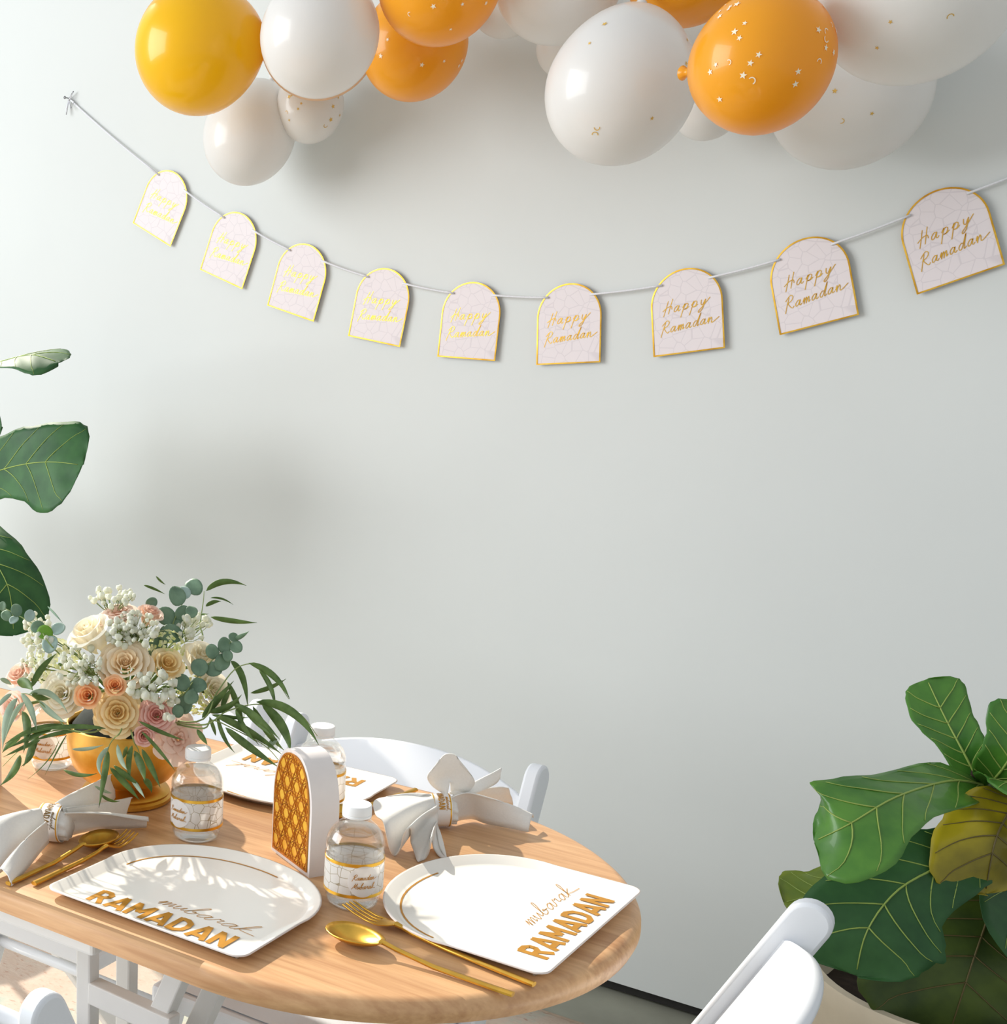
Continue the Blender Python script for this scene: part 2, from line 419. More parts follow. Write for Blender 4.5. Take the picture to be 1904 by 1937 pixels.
# ------------------------------------------------------------------ lettering (flat foil print)
CAPS = {   # block capitals on a 1 x 1 box, strokes as polylines, advance
    'R': ([[(0.08, 0), (0.08, 1)], [(0.08, 0.93), (0.42, 0.93), (0.58, 0.80), (0.58, 0.62), (0.42, 0.48), (0.08, 0.48)], [(0.33, 0.48), (0.62, 0)]], 0.74),
    'A': ([[(0.02, 0), (0.37, 1)], [(0.37, 1), (0.72, 0)], [(0.14, 0.24), (0.60, 0.24)]], 0.78),
    'M': ([[(0.08, 0), (0.08, 1)], [(0.08, 0.97), (0.44, 0.35)], [(0.44, 0.35), (0.80, 0.97)], [(0.80, 1), (0.80, 0)]], 0.93),
    'D': ([[(0.08, 0), (0.08, 1)], [(0.08, 0.92), (0.36, 0.92), (0.60, 0.76), (0.66, 0.5), (0.60, 0.24), (0.36, 0.08), (0.08, 0.08)]], 0.80),
    'N': ([[(0.08, 0), (0.08, 1)], [(0.08, 0.96), (0.64, 0.04)], [(0.64, 0), (0.64, 1)]], 0.78)}
SCRIPT = {
    'H': ([[(.30, 2.2), (.18, 1.0), (.0, -.4)], [(1.0, 2.4), (.85, 1.0), (.75, -.1)], [(-.35, .55), (.3, 1.05), (1.0, 1.15), (1.2, .6)]], 1.15),
    'a': ([[(.75, .9), (.45, 1.0), (.1, .55), (.18, .08), (.5, .2), (.8, .95), (.75, .2), (.95, .05), (1.15, .3)]], 1.08),
    'p': ([[(.0, .4), (.3, 1.0), (.15, .0), (.0, -1.2)], [(.2, .5), (.5, 1.0), (.85, .8), (.7, .2), (.3, .1), (.7, .1), (1.1, .4)]], 1.05),
    'y': ([[(.1, 1), (.15, .3), (.45, .1), (.8, .9), (.55, -.6), (.1, -1.1), (.0, -.8), (.6, -.1), (1.5, 1.1)]], 1.2),
    'R': ([[(.35, 2.0), (.15, .8), (.0, -.6)], [(-.2, 1.5), (.5, 2.3), (1.0, 1.95), (.8, 1.35), (.3, 1.05), (.6, .5), (1.1, .0), (1.35, .3)]], 1.3),
    'm': ([[(0, .3), (.18, 1), (.2, .0), (.3, .5), (.5, 1), (.58, .7), (.56, 0), (.7, .6), (.88, 1), (.97, .7), (.97, .1), (1.2, .35)]], 1.18),
    'd': ([[(.75, .9), (.4, 1), (.1, .5), (.25, .05), (.6, .3), (1.1, 2.3), (.88, .3), (1.0, .05), (1.2, .3)]], 1.12),
    'n': ([[(0, .3), (.18, 1), (.2, 0), (.3, .5), (.55, 1), (.7, .7), (.75, .1), (1.1, .1), (2.0, .8)]], 1.1),
    'u': ([[(.0, .6), (.1, 1), (.12, .25), (.35, .05), (.65, .95), (.7, .2), (.95, .3)]], .92),
    'b': ([[(.0, .3), (.45, 1.6), (.55, 2.3), (.35, 2.2), (.12, .3), (.4, 0), (.75, .35), (.55, .8), (.4, .6), (1.0, .6)]], .98),
    'r': ([[(0, .3), (.2, 1.05), (.35, .85), (.6, .95), (.55, .3), (.9, .3)]], .86),
    'k': ([[(.0, .2), (.5, 1.8), (.5, 2.3), (.3, 2.0), (.1, 0)], [(.75, 1.0), (.2, .5), (.6, .2), (1.7, .0)]], 1.0),
    'M': ([[(-.2, -.1), (.2, 1.0), (.4, 2.1), (.55, .5), (1.05, 2.1), (1.1, .3), (1.35, .2)]], 1.4)}
def text_strokes(word, font, shear=0.0, smooth=0, track=0.0):
    out = []; x = 0
    for ch in word:
        st, adv = font[ch]
        for s_ in st:
            pts = [(x + a + shear * b_, b_) for a, b_ in s_]
            if smooth: pts = [(v[0], v[1]) for v in spline([(p[0], p[1], 0) for p in pts], smooth)]
            out.append(pts)
        x += adv + track
    return out, x
def stroke_mesh(mb, strokes, width, place, lift=0.0003, square=False):
    """flat ribbons following the strokes; place(u, v, h) maps onto the printed surface"""
    for si, pts in enumerate(strokes):
        lift = lift + 0.00003                       # overlapping strokes must not share a plane
        P = [Vector((p[0], p[1])) for p in pts]
        n = len(P); L_, R_ = [], []
        for i in range(n):
            a = (P[i] - P[i - 1]) if i else (P[1] - P[0])
            c = (P[i + 1] - P[i]) if i < n - 1 else a
            a = a.normalized() if a.length else Vector((1, 0)); c = c.normalized() if c.length else a
            t = (a + c); t = t.normalized() if t.length > 1e-4 else a
            m_ = 1.0 / max(0.55, math.sqrt(max(0.0, (1 + a.dot(c)) / 2)))
            nn = Vector((-t.y, t.x)) * (width / 2 * m_)
            q = P[i]
            L_.append(q + nn); R_.append(q - nn)
        mb.grid([[place(v.x, v.y, lift) for v in L_], [place(v.x, v.y, lift) for v in R_]], flip=True)

# ------------------------------------------------------------------ plates
def arch_outline(W, H, rc=0.014, n=30, flare=0.006):
    hw = W / 2; pts = []
    def corner(cx_, cy_, a0, a1):
        for k in range(7):
            a = a0 + (a1 - a0) * k / 6; pts.append((cx_ + rc * math.cos(a), cy_ + rc * math.sin(a)))
    corner(-hw + rc, rc, -PI, -PI / 2) ; corner(hw - rc, rc, -PI / 2, 0)
    k0 = H - hw * 0.92
    for k in range(n + 1):
        a = PI * k / n
        e = 0.94
        x = math.copysign(abs(math.cos(a)) ** e, math.cos(a)) * (hw + flare * math.sin(a) ** 0.5 * abs(math.cos(a)))
        y = k0 + (H - k0) * math.sin(a) ** e
        pts.append((x, y))
    return pts
def inset(pts, d):
    n = len(pts); out = []
    for i in range(n):
        p0, p1, p2 = Vector(pts[i - 1]), Vector(pts[i]), Vector(pts[(i + 1) % n])
        t = (p2 - p0).normalized(); out.append(tuple(p1 + Vector((-t.y, t.x)) * d))
    return out
PLATE_EDGE = mat('plate_board_edge', srgb(226, 214, 208), 0.6, noise=0.05, scale=50)
def plate(loc, rz, label, W=0.252, H=0.218, tilt=0.0):
    o0 = arch_outline(W, H)
    root = empty('arch_plate', loc, rz); tag(root, label, 'plate', 'arch shaped plates on the table')
    g = MB(); mid = (0, H * 0.45)
    ring = lambda d, z: [(x, y, z) for x, y in (inset(o0, d) if d else o0)]
    rows = [ring(0.0170, 0.0004), ring(0.0145, 0.0006), ring(0.005, 0.0075), ring(0.0005, 0.0094), ring(0.0, 0.0102), ring(0.0008, 0.0107), ring(0.0022, 0.0104),
            ring(0.0125, 0.0042), ring(0.0145, 0.0036), ring(0.018, 0.0034)]
    g.grid(rows, closed=True)
    n = len(o0); g.f.append(list(range(n))[::-1]); g.m.append(0)
    e = (len(rows) - 1) * n; g.f.append(list(range(e, e + n))); g.m.append(0)
    g.build('body', PAPER_PLATE, root, auto=60)
    b = MB(); rows = [ring(-0.0003, 0.0092), ring(-0.0006, 0.0101), ring(0.0006, 0.0108)]; b.grid(rows, closed=True); b.build('rim', PLATE_EDGE, root)
    pl = lambda u, v, h: Vector((u, v, 0.0036 + h))
    def zed(v, x):   # height of the plate surface near the straight edge (print runs up the raised border)
        d = min(v, W / 2 - abs(x)); d = max(d, 0.0022)
        if d > 0.0150: return 0.0034
        return 0.0105 + (0.0036 - 0.0105) * (d - 0.0022) / 0.0128
    place = lambda u, v, h: Vector((u, v, zed(v, u) + h + 0.0002))
    st, wd_ = text_strokes('RAMADAN', CAPS, track=0.14)
    hcap = 0.0300; sc = 0.178 / wd_
    st2 = [[(-0.082 + x * sc, 0.0165 + y * hcap) for x, y in s_] for s_ in st]
    fine = []
    for s_ in st2:                                   # subdivide so that the print follows the border
        q = []
        for a, c in zip(s_[:-1], s_[1:]):
            for k in range(6): q.append((a[0] + (c[0] - a[0]) * k / 6, a[1] + (c[1] - a[1]) * k / 6))
        q.append(s_[-1]); fine.append(q)
    g = MB(); stroke_mesh(g, fine, 0.0062, place, 0.00015); g.build('lettering', FOIL_INK, root, smooth=False)
    st, wd_ = text_strokes('mubarak', SCRIPT, 0.35, 6, 0.05)
    st = [[(-0.022 + x * 0.0150, 0.058 + y * 0.0098) for x, y in s_] for s_ in st]
    g = MB(); stroke_mesh(g, st, 0.0008, place, 0.0001); g.build('script_lettering', FOIL_INK, root, smooth=False)
    arc = inset(o0, 0.0180)
    top = [p for p in arc if (p[1] > H * 0.52 and p[0] < -0.02) or (p[1] > H * 0.6 and -0.02 <= p[0] < 0.045)]
    g = MB(); stroke_mesh(g, [top], 0.0021, lambda u, v, h: Vector((u, v, 0.0037 + h)), 0.0001); g.build('gold_line', FOIL_INK, root, smooth=False)
    return root
plate((-0.762, 0.967, TZ), math.radians(-0.6), 'ivory arch plate nearest the camera, between the left gold fork and the lantern box', 0.250, 0.216)
plate((-0.4045, 1.243, TZ), math.radians(89.2), 'ivory arch plate at the rounded table end, sunlit, with lettering along its right edge', 0.256, 0.214)
plate((-0.889, 1.516, TZ), math.radians(181.5), 'ivory arch plate on the far side, behind the lantern box, lettering upside down', 0.248, 0.186)

# ------------------------------------------------------------------ cutlery
def frame_from(a, b_, z=TZ):
    """x axis from a to b on the table"""
    a = Vector((a.x, a.y, z)); b_ = Vector((b_.x, b_.y, z)); d = b_ - a
    return empty, a, math.atan2(d.y, d.x), d.length
def strip(mb, st, thick):
    """lofted bar; st = list of (x, half width, z)"""
    rows = []
    for x, w_, z in st:
        t = thick
        rows.append([(x, -w_, z - t * 0.5), (x, -w_ * 0.6, z - t), (x, w_ * 0.6, z - t), (x, w_, z - t * 0.5), (x, w_, z + t * 0.4), (x, w_ * 0.5, z + t), (x, -w_ * 0.5, z + t), (x, -w_, z + t * 0.4)])
    b0 = len(mb.v); mb.grid(rows, closed=True)
    mb.f.append(list(range(b0, b0 + 8))[::-1]); mb.m.append(0)
    e = b0 + (len(rows) - 1) * 8; mb.f.append(list(range(e, e + 8))); mb.m.append(0)
def fork(tail, head, label):
    _, a, rz, L_ = frame_from(tail, head); root = empty('fork', a, rz); tag(root, label, 'fork', 'gold forks on the table')
    g = MB(); strip(g, [(0.0, 0.0036, 0.0035), (0.02, 0.0036, 0.0035), (L_ * 0.45, 0.0029, 0.0042), (L_ * 0.62, 0.0022, 0.0062), (L_ * 0.68, 0.0021, 0.0085), (L_ * 0.72, 0.0035, 0.0098)], 0.0021); g.build('handle', GOLD_CUTLERY, root, auto=50)
    g = MB(); strip(g, [(L_ * 0.715, 0.0034, 0.0096), (L_ * 0.74, 0.0082, 0.0086), (L_ * 0.78, 0.0102, 0.0066), (L_ * 0.81, 0.0104, 0.0058)], 0.0011); g.build('neck', GOLD_CUTLERY, root, auto=50)
    for k in range(4):
        yo = -0.0084 + 0.0056 * k; g = MB()
        pts = [(L_ * 0.80, 0.0016, 0.0058), (L_ * 0.86, 0.0014, 0.0058), (L_ * 0.93, 0.0012, 0.0082), (L_ * 1.0, 0.0006, 0.0125)]
        strip(g, pts, 0.0010)
        for v in g.v: v.y += yo
        g.build('tine', GOLD_CUTLERY, root, auto=50)
    return root
def spoon(tail, head, label, bowl=0.056, bw=0.0185):
    _, a, rz, L_ = frame_from(tail, head); root = empty('spoon', a, rz); tag(root, label, 'spoon', 'gold spoons on the table')
    x0 = L_ - bowl
    g = MB(); strip(g, [(0.0, 0.0036, 0.0035), (0.02, 0.0036, 0.0035), (x0 * 0.6, 0.0029, 0.0045), (x0 * 0.9, 0.0022, 0.0095), (x0, 0.0024, 0.0122), (x0 + 0.004, 0.0034, 0.0122)], 0.0021); g.build('handle', GOLD_CUTLERY, root, auto=50)
    g = MB(); rows = []; n = 14
    for j in range(7):
        q = j / 6; row = []
        for k in range(28):
            a_ = 2 * PI * k / 28
            ex = math.cos(a_); wy = math.sin(a_)
            x = x0 + bowl / 2 + ex * bowl / 2 * q; y = wy * bw * q * (1 + 0.14 * ex)
            row.append((x, y, 0.0022 + 0.0105 * q ** 2.2))
        rows.append(row)
    g.grid(rows[1:], closed=True); b0 = 0; g.f.append(list(range(28))[::-1]); g.m.append(0)
    g.build('bowl', GOLD_CUTLERY, root, solid=0.0013)
    return root
fork(atz(64, 1672, TZ + 0.003), atz(250, 1592, TZ + 0.0), 'gold fork with four tines beside the left edge of the nearest plate')
spoon(atz(15, 1672, TZ + 0.003), atz(216, 1578, TZ + 0.008), 'gold spoon partly under the napkin with the dark lettered ring')
fork(atz(1010, 1863, TZ + 0.003), atz(657, 1718, TZ + 0.006), 'gold fork in front, tines touching the foreground water bottle')
spoon(atz(970, 1882, TZ + 0.003), atz(620, 1752, TZ + 0.010), 'gold spoon in front, lying in the sun along the table edge', 0.062, 0.020)
fork(atz(786, 1494, TZ + 0.003), atz(632, 1560, TZ + 0.0), 'gold fork on the far side, its handle poking out beside the far plate')
spoon(atz(757, 1503, TZ + 0.003), atz(600, 1562, TZ + 0.0), 'gold spoon on the far side, mostly hidden behind the lantern box')

# ------------------------------------------------------------------ water bottles
PET = mat_clear('clear_plastic', (0.98, 0.985, 0.987, 1), 0.22, 0.06)
WATER = mat_clear('water', (0.975, 0.985, 0.99, 1), 0.20, 0.02, 0.35)
CAP = mat('white_cap', srgb(242, 243, 243), 0.4, noise=0.02, scale=90)
def label_mat(name, base, line, thin=0.4):
    m = bpy.data.materials.new(name); m.use_nodes = True; nt = m.node_tree; N = nt.nodes; L = nt.links; b = N['Principled BSDF']
    tc = N.new('ShaderNodeTexCoord'); vo = N.new('ShaderNodeTexVoronoi'); vo.feature = 'DISTANCE_TO_EDGE'; vo.inputs['Scale'].default_value = 95; vo.inputs['Randomness'].default_value = 0.55
    L.new(tc.outputs['Object'], vo.inputs['Vector'])
    rp = N.new('ShaderNodeMapRange'); rp.inputs['From Min'].default_value = 0.012; rp.inputs['From Max'].default_value = 0.035
    L.new(vo.outputs['Distance'], rp.inputs['Value'])
    mx = N.new('ShaderNodeMix'); mx.data_type = 'RGBA'; mx.inputs['A'].default_value = line; mx.inputs['B'].default_value = base
    L.new(rp.outputs[0], mx.inputs['Factor']); L.new(mx.outputs['Result'], b.inputs['Base Color']); b.inputs['Roughness'].default_value = 0.4
    tr = N.new('ShaderNodeBsdfTranslucent'); ms = N.new('ShaderNodeMixShader'); ms.inputs[0].default_value = thin; L.new(mx.outputs['Result'], tr.inputs[0])
    L.new(b.outputs[0], ms.inputs[1]); L.new(tr.outputs[0], ms.inputs[2]); L.new(ms.outputs[0], N['Material Output'].inputs[0])
    return m
LABEL = label_mat('bottle_label', srgb(240, 236, 231), srgb(176, 160, 132))
MEDAL = mat('label_medallion', srgb(246, 244, 243), 0.35, noise=0.02, scale=60, translucent=0.3)
def bottle(loc, face, label, lean=(0, 0)):
    """face = world angle of the medallion on the label"""
    root = empty('water_bottle', loc); root.rotation_euler = (lean[0], lean[1], face); tag(root, label, 'bottle', 'small water bottles on the table')
    r = 0.030
    prof = [(0.020, 0.0), (0.0245, 0.0008), (0.0272, 0.005), (0.0285, 0.010), (0.0270, 0.0125), (0.0290, 0.0145), (0.0298, 0.0165), (0.0300, 0.0180), (0.0296, 0.0188), (0.0296, 0.0545), (0.0300, 0.0555), (0.0302, 0.0585),
            (0.0291, 0.0605), (0.0302, 0.0625), (0.0301, 0.0670), (0.0290, 0.0735), (0.0262, 0.080), (0.0222, 0.0852), (0.0172, 0.0895), (0.0140, 0.0925), (0.0132, 0.0945), (0.0148, 0.0950), (0.0148, 0.0962), (0.0128, 0.0966), (0.0128, 0.1000)]
    g = MB(); g.lathe(prof, 40, cap=False); g.f.append(list(range(40))[::-1]); g.m.append(0)
    # five-foot moulded base ribs
    body = g.build('body', PET, root)
    for v in body.data.vertices:
        if v.co.z < 0.012:
            a = math.atan2(v.co.y, v.co.x); k = 1 - 0.06 * (0.5 + 0.5 * math.cos(5 * a)); v.co.x *= k; v.co.y *= k
    w_ = MB(); w_.lathe([(max(0.001, rr - 0.0012), max(zz, 0.002)) for rr, zz in prof if zz < 0.083] + [(0.0230, 0.0832)], 40); w_.build('water', WATER, root)
    c = MB(); c.lathe([(0.0148, 0.0966), (0.0150, 0.0985), (0.0141, 0.0990), (0.0141, 0.0996), (0.0150, 0.1002), (0.0149, 0.1075), (0.0140, 0.1093), (0.0110, 0.1098)], 36)
    cap = c.build('cap', CAP, root, auto=40)
    for v in cap.data.vertices:
        if 0.100 < v.co.z < 0.108:
            a = math.atan2(v.co.y, v.co.x); k = 1 + 0.012 * math.cos(18 * a); v.co.x *= k; v.co.y *= k
    l = MB(); l.lathe([(0.0303, 0.0208), (0.0304, 0.0211), (0.0304, 0.0521), (0.0303, 0.0524)], 48, cap=False); l.build('label', LABEL, root)
    for z0, z1 in ((0.0178, 0.0214), (0.0515, 0.0551)):
        l = MB(); l.lathe([(0.0302, z0), (0.0306, z0 + 0.0002), (0.0306, z1 - 0.0002), (0.0302, z1)], 48, cap=False); l.build('gold_band', FOIL, root, auto=40)
    cyl = lambda u, v, h: Vector(((0.0307 + h) * math.cos(u / 0.0307), (0.0307 + h) * math.sin(u / 0.0307), 0.0365 + v))
    m_ = MB(); rows = [[cyl(rr * math.cos(2 * PI * k / 36), rr * math.sin(2 * PI * k / 36) * 1.0, 0.0002) for k in range(36)] for rr in (0.0005, 0.004, 0.008, 0.012, 0.0165, 0.0168)]
    m_.grid(rows, closed=True); md = m_.build('medallion', MEDAL, root)
    g = MB()
    for word, yy in (('Ramadan', 0.0022), ('Mubarak', -0.0075)):
        st, wl = text_strokes(word, SCRIPT, 0.35, 5, 0.05); sc = 0.0225 / wl
        stroke_mesh(g, [[((x - wl * 0.52) * sc, yy + y * sc * 0.95) for x, y in s_] for s_ in st], 0.00055, cyl, 0.0006)
    g.build('lettering', FOIL_INK, md, smooth=False)
    return root
def cam_angle(p): return math.atan2(-p.y, -p.x)
for (px, py, off, label) in ((371, 1583, -0.80, 'small clear water bottle beside the gold vase, gold-banded label turned left'),
                             (666, 1708, 0.35, 'small clear water bottle nearest the camera, beside the lantern and behind the fork tines'),
                             (98, 1450, -0.4, 'small clear water bottle behind the gold vase, half hidden by drooping leaves')):
    p = atz(px, py, TZ); bottle((p.x, p.y, TZ), cam_angle(p) + off, label)
p = Vector((-0.800, 1.375, TZ)); bottle(p, cam_angle(p) - 2.4, 'small clear water bottle standing directly behind the white and gold lantern box')

# ------------------------------------------------------------------ lantern boxes
CARD = mat('white_card', srgb(230, 223, 220), 0.7, noise=0.02, scale=80)
GLOWGOLD = mat('gold_foil_panel', srgb(252, 204, 76), 0.32, 0.2, noise=0.6, scale=70, col2=srgb(240, 176, 60))
LATTICE = mat('copper_gold_lattice', srgb(206, 130, 44), 0.4, 0.3, noise=0.2, scale=90)
def lantern(loc, rz, label, W=0.088, Hh=0.132, Dp=0.034):
    root = empty('lantern_box', loc, rz); tag(root, label, 'lantern', 'white lantern boxes with gold filigree fronts')
    def arch(w_, h_, n=16, y0=0.0):
        hw = w_ / 2; sh = h_ - w_ * 0.70; pts = [(-hw, y0), (hw, y0)]
        for k in range(n + 1):
            a = PI / 2 * k / n; pts.append((hw * math.cos(a) ** 0.8, sh + (h_ - sh) * math.sin(a) ** 1.05))
        for k in range(n - 1, -1, -1):
            a = PI / 2 * k / n; pts.append((-hw * math.cos(a) ** 0.8, sh + (h_ - sh) * math.sin(a) ** 1.05))
        return pts
    T = Matrix(((1, 0, 0, 0), (0, 0, -1, 0), (0, 1, 0, 0), (0, 0, 0, 1)))      # outline xy -> xz, extrude towards -y
    g = MB(); g.prism(arch(W, Hh), -Dp, 0.0, M4=T); g.build('box', CARD, root, auto=30)
    inner = [(x * 0.90, 0.005 + y * 0.93) for x, y in arch(W, Hh)]
    g = MB(); g.prism(inner, 0.0, 0.0008, M4=T); g.build('foil_panel', GLOWGOLD, root, auto=30)
    # geometric star lattice clipped to the arch
    def inside(x, y):
        c = False; n = len(inner)
        for i in range(n):
            x1, y1 = inner[i]; x2, y2 = inner[i - 1]
            if (y1 > y) != (y2 > y) and x < (x2 - x1) * (y - y1) / (y2 - y1) + x1: c = not c
        return c
    segs = []
    cell = 0.0215
    for iy in range(-1, 9):
        for ix in range(-4, 5):
            cx_ = (ix + (0.5 if iy % 2 else 0)) * cell; cy_ = iy * cell * 0.866
            P = [(cx_ + cell * 0.577 * math.cos(PI / 6 + k * PI / 3), cy_ + cell * 0.577 * math.sin(PI / 6 + k * PI / 3)) for k in range(6)]
            Q = [(cx_ + cell * 0.26 * math.cos(k * PI / 3), cy_ + cell * 0.26 * math.sin(k * PI / 3)) for k in range(6)]
            for k in range(6):
                segs.append((P[k], P[(k + 1) % 6])); segs.append((P[k], P[(k + 2) % 6]))
    g = MB()
    for a, c in segs:
        pts = [(a[0] + (c[0] - a[0]) * t / 8, a[1] + (c[1] - a[1]) * t / 8) for t in range(9)]
        run = []
        for q in pts + [None]:
            if q is not None and inside(*q): run.append(q)
            else:
                if len(run) > 1:
                    d = Vector(run[-1]) - Vector(run[0]); n_ = Vector((-d.y, d.x)).normalized() * 0.00034
                    o_ = [tuple(Vector(run[0]) + n_), tuple(Vector(run[0]) - n_), tuple(Vector(run[-1]) - n_), tuple(Vector(run[-1]) + n_)]
                    g.prism(o_, 0.0008, 0.0018, M4=T)
                run = []
    tag(g.build('lattice', LATTICE, root, smooth=False), kind='stuff')
    g = MB(); rows = [[T @ Vector((x, y, z)) for x, y in o_] for o_, z in ((inner, 0.0), (inner, 0.0016), ([(x * 0.955, 0.0025 + y * 0.965) for x, y in inner], 0.0016), ([(x * 0.955, 0.0025 + y * 0.965) for x, y in inner], 0.0))]
    g.grid(rows, closed=True); g.build('panel_frame', LATTICE, root, auto=40)
    return root
a, c = atz(513, 1607, TZ), atz(584, 1661, TZ)
d = c - a
lantern(Vector(((a.x + c.x) / 2, (a.y + c.y) / 2, TZ)), math.atan2(d.y, d.x), 'white lantern box with gold filigree front between the two water bottles', W=d.length)
p = atz(-72, 1478, TZ)
lantern(Vector((p.x, p.y, TZ)), math.atan2(d.y, d.x) + 0.25, 'white lantern box with gold front, cut off at the left edge of the photo', W=d.length)
# ------------------------------------------------------------------ napkins and rings
def T3(q): return atz(q[0], q[1], TZ + q[2])
def sheet(mb, A, B, n=28, m=9, bulge=0.006, wave=0.0, waves=3):
    """cloth lofted between two edge curves"""
    A = spline([T3(q) for q in A], 8); B = spline([T3(q) for q in B], 8)
    def samp(C, t):
        x = t * (len(C) - 1); i = min(int(x), len(C) - 2); return C[i].lerp(C[i + 1], x - i)
    rows = []
    for i in range(n + 1):
        t = i / n; a, c = samp(A, t), samp(B, t); row = []
        for j in range(m + 1):
            s_ = j / m; p = a.lerp(c, s_)
            p = p + Vector((0, 0, bulge * math.sin(PI * s_) + wave * math.sin(PI * waves * s_) * t))
            p.z = max(p.z, TZ + 0.0012); row.append(p)
        rows.append(row)
    mb.grid(rows)
def ring_thing(center, axis, r, wdt, label, text_angle, ink):
    ax = Vector(axis).normalized(); up = Vector((0, 0, 1)); sx_ = up.cross(ax).normalized(); up = ax.cross(sx_)
    M4 = Matrix(((sx_.x, up.x, ax.x, center[0]), (sx_.y, up.y, ax.y, center[1]), (sx_.z, up.z, ax.z, center[2]), (0, 0, 0, 1)))
    root = empty('napkin_ring', mat=M4); tag(root, label, 'napkin ring', 'paper napkin rings with gold edges')
    h = wdt / 2
    g = MB(); g.lathe([(r - 0.0006, -h), (r, -h), (r, h), (r - 0.0006, h), (r - 0.0006, -h)], 44, cap=False); g.build('band', RINGPAPER, root, auto=40)
    for z0 in (-h + 0.0012, h - 0.0026):
        g = MB(); g.lathe([(r, z0), (r + 0.0003, z0), (r + 0.0003, z0 + 0.0014), (r, z0 + 0.0014)], 44, cap=False); g.build('gold_edge', FOIL, root, auto=40)
    st, wl = text_strokes('RAMADAN', CAPS, track=0.12); sc = r * 1.7 / wl
    cyl = lambda u, v, hh: Vector(((r + hh) * math.cos(text_angle + u / r), (r + hh) * math.sin(text_angle + u / r), v))
    g = MB(); stroke_mesh(g, [[((x - wl / 2) * sc, (y - 0.62) * 0.0075) for x, y in s_] for s_ in st], 0.0012, cyl, 0.0004)
    g.build('lettering', ink, root, smooth=False)
    st, wl = text_strokes('mubarak', SCRIPT, 0.35, 4, 0.05); sc = r * 0.9 / wl
    g = MB(); stroke_mesh(g, [[((x - wl * 0.1) * sc, 0.0042 + y * sc) for x, y in s_] for s_ in st], 0.0005, cyl, 0.0003)
    g.build('script_lettering', ink, root, smooth=False)
    return root
RINGPAPER = mat('ivory_paper', srgb(236, 231, 226), 0.5, noise=0.04, scale=120)
DARKGOLD = mat('dark_gold_print', srgb(120, 92, 40), 0.4, 0.5, noise=0.2, scale=60)

def gather(parent, center, axis, r, half):
    """pleated cloth drawn through the ring"""
    ax = Vector(axis).normalized(); up = Vector((0, 0, 1)); sx_ = up.cross(ax).normalized(); up = ax.cross(sx_)
    g = MB(); rows = []
    for i in range(11):
        t = -1 + 2 * i / 10; row = []
        for k in range(56):
            a = 2 * PI * k / 56; rr = r * (0.97 - 0.12 * t * t) * (1 - (0.05 + 0.10 * abs(t)) * (0.5 + 0.5 * math.cos(8 * a + 0.6)))
            p = Vector(center) + ax * half * t + sx_ * rr * math.cos(a) + up * rr * math.sin(a) * (1 - 0.12 * abs(t)) - Vector((0, 0, 0.003 * t * t))
            p.z = max(p.z, TZ + 0.0013); row.append(p)
        rows.append(row)
    g.grid(rows, closed=True)
    for b0 in (0, 10 * 56): g.f.append(list(range(b0, b0 + 56))); g.m.append(0)
    shifted(g.build('gathered_middle', CLOTH, parent), parent)

# fan-folded napkin beside the rounded table end
nap = empty('napkin', T3((830, 1545, 0)) * 1.0); tag(nap, 'white linen napkin fanned out beside the rounded table end', 'napkin', 'white linen napkins')
bpy.context.view_layer.update()
rc = T3((832, 1532, 0.021)); ax2 = Vector((0.80, 0.60, 0.02)).normalized()
side2 = Vector((0, 0, 1)).cross(ax2).normalized()
V = [(790, 1510, .040), (745, 1506, .044), (708, 1515, .042), (710, 1541, .038), (724, 1554, .038), (731, 1580, .026), (737, 1607, .010), (746, 1619, .001), (757, 1604, .012), (763, 1581, .030), (771, 1567, .040), (777, 1570, .034), (777, 1592, .012), (783, 1612, .004), (790, 1630, .001), (801, 1627, .001), (811, 1611, .012), (815, 1584, .032), (817, 1584, .020), (820, 1604, .006), (831, 1621, .001), (845, 1627, .001), (832, 1604, .006), (826, 1572, .012)]
outer = spline([T3(q) for q in V], 6)
g = MB(); rows = []; n = len(outer)
for k in range(11):
    t = k / 10; row = []
    for i, o_ in enumerate(outer):
        a = PI * 0.70 - (PI * 1.20) * i / (n - 1)
        inn = rc - ax2 * 0.004 + side2 * (-0.016 * math.cos(a)) * 0.9 + Vector((0, 0, 0.016 * math.sin(a)))
        p = inn.lerp(o_, t); p.z += 0.004 * math.sin(PI * t); p.z = max(p.z, TZ + 0.0012); row.append(p)
    rows.append(row)
g.grid(rows); shifted(g.build('fan', CLOTH, nap, solid=0.0014), nap)
for A, B, bl in (([(846, 1506, .038), (818, 1488, .045), (808, 1468, .060), (826, 1447, .075)], [(852, 1502, .036), (880, 1500, .040), (898, 1478, .055), (872, 1448, .075)], 0.016),
                 ([(846, 1503, .036), (880, 1487, .046), (925, 1466, .056), (948, 1455, .060)], [(858, 1508, .034), (900, 1500, .040), (935, 1484, .044), (945, 1472, .050)], 0.004),
                 ([(852, 1508, .035), (890, 1497, .040), (940, 1489, .038), (960, 1491, .036)], [(855, 1520, .020), (900, 1518, .018), (950, 1520, .012), (970, 1522, .010)], 0.004),
                 ([(846, 1512, .038), (882, 1500, .043), (925, 1510, .038), (970, 1526, .026), (1009, 1546, .012)], [(850, 1556, .004), (890, 1549, .003), (920, 1558, .002), (965, 1567, .0015), (999, 1574, .0015)], 0.010)):
    g = MB(); sheet(g, A, B, bulge=bl, wave=0.0015); shifted(g.build('tail', CLOTH, nap, solid=0.0014), nap)
gather(nap, rc, ax2, 0.0188, 0.019)
ring_thing(rc, ax2, 0.0195, 0.023, 'ivory paper napkin ring around the fanned napkin by the far chair', PI * 0.62, FOIL_INK)

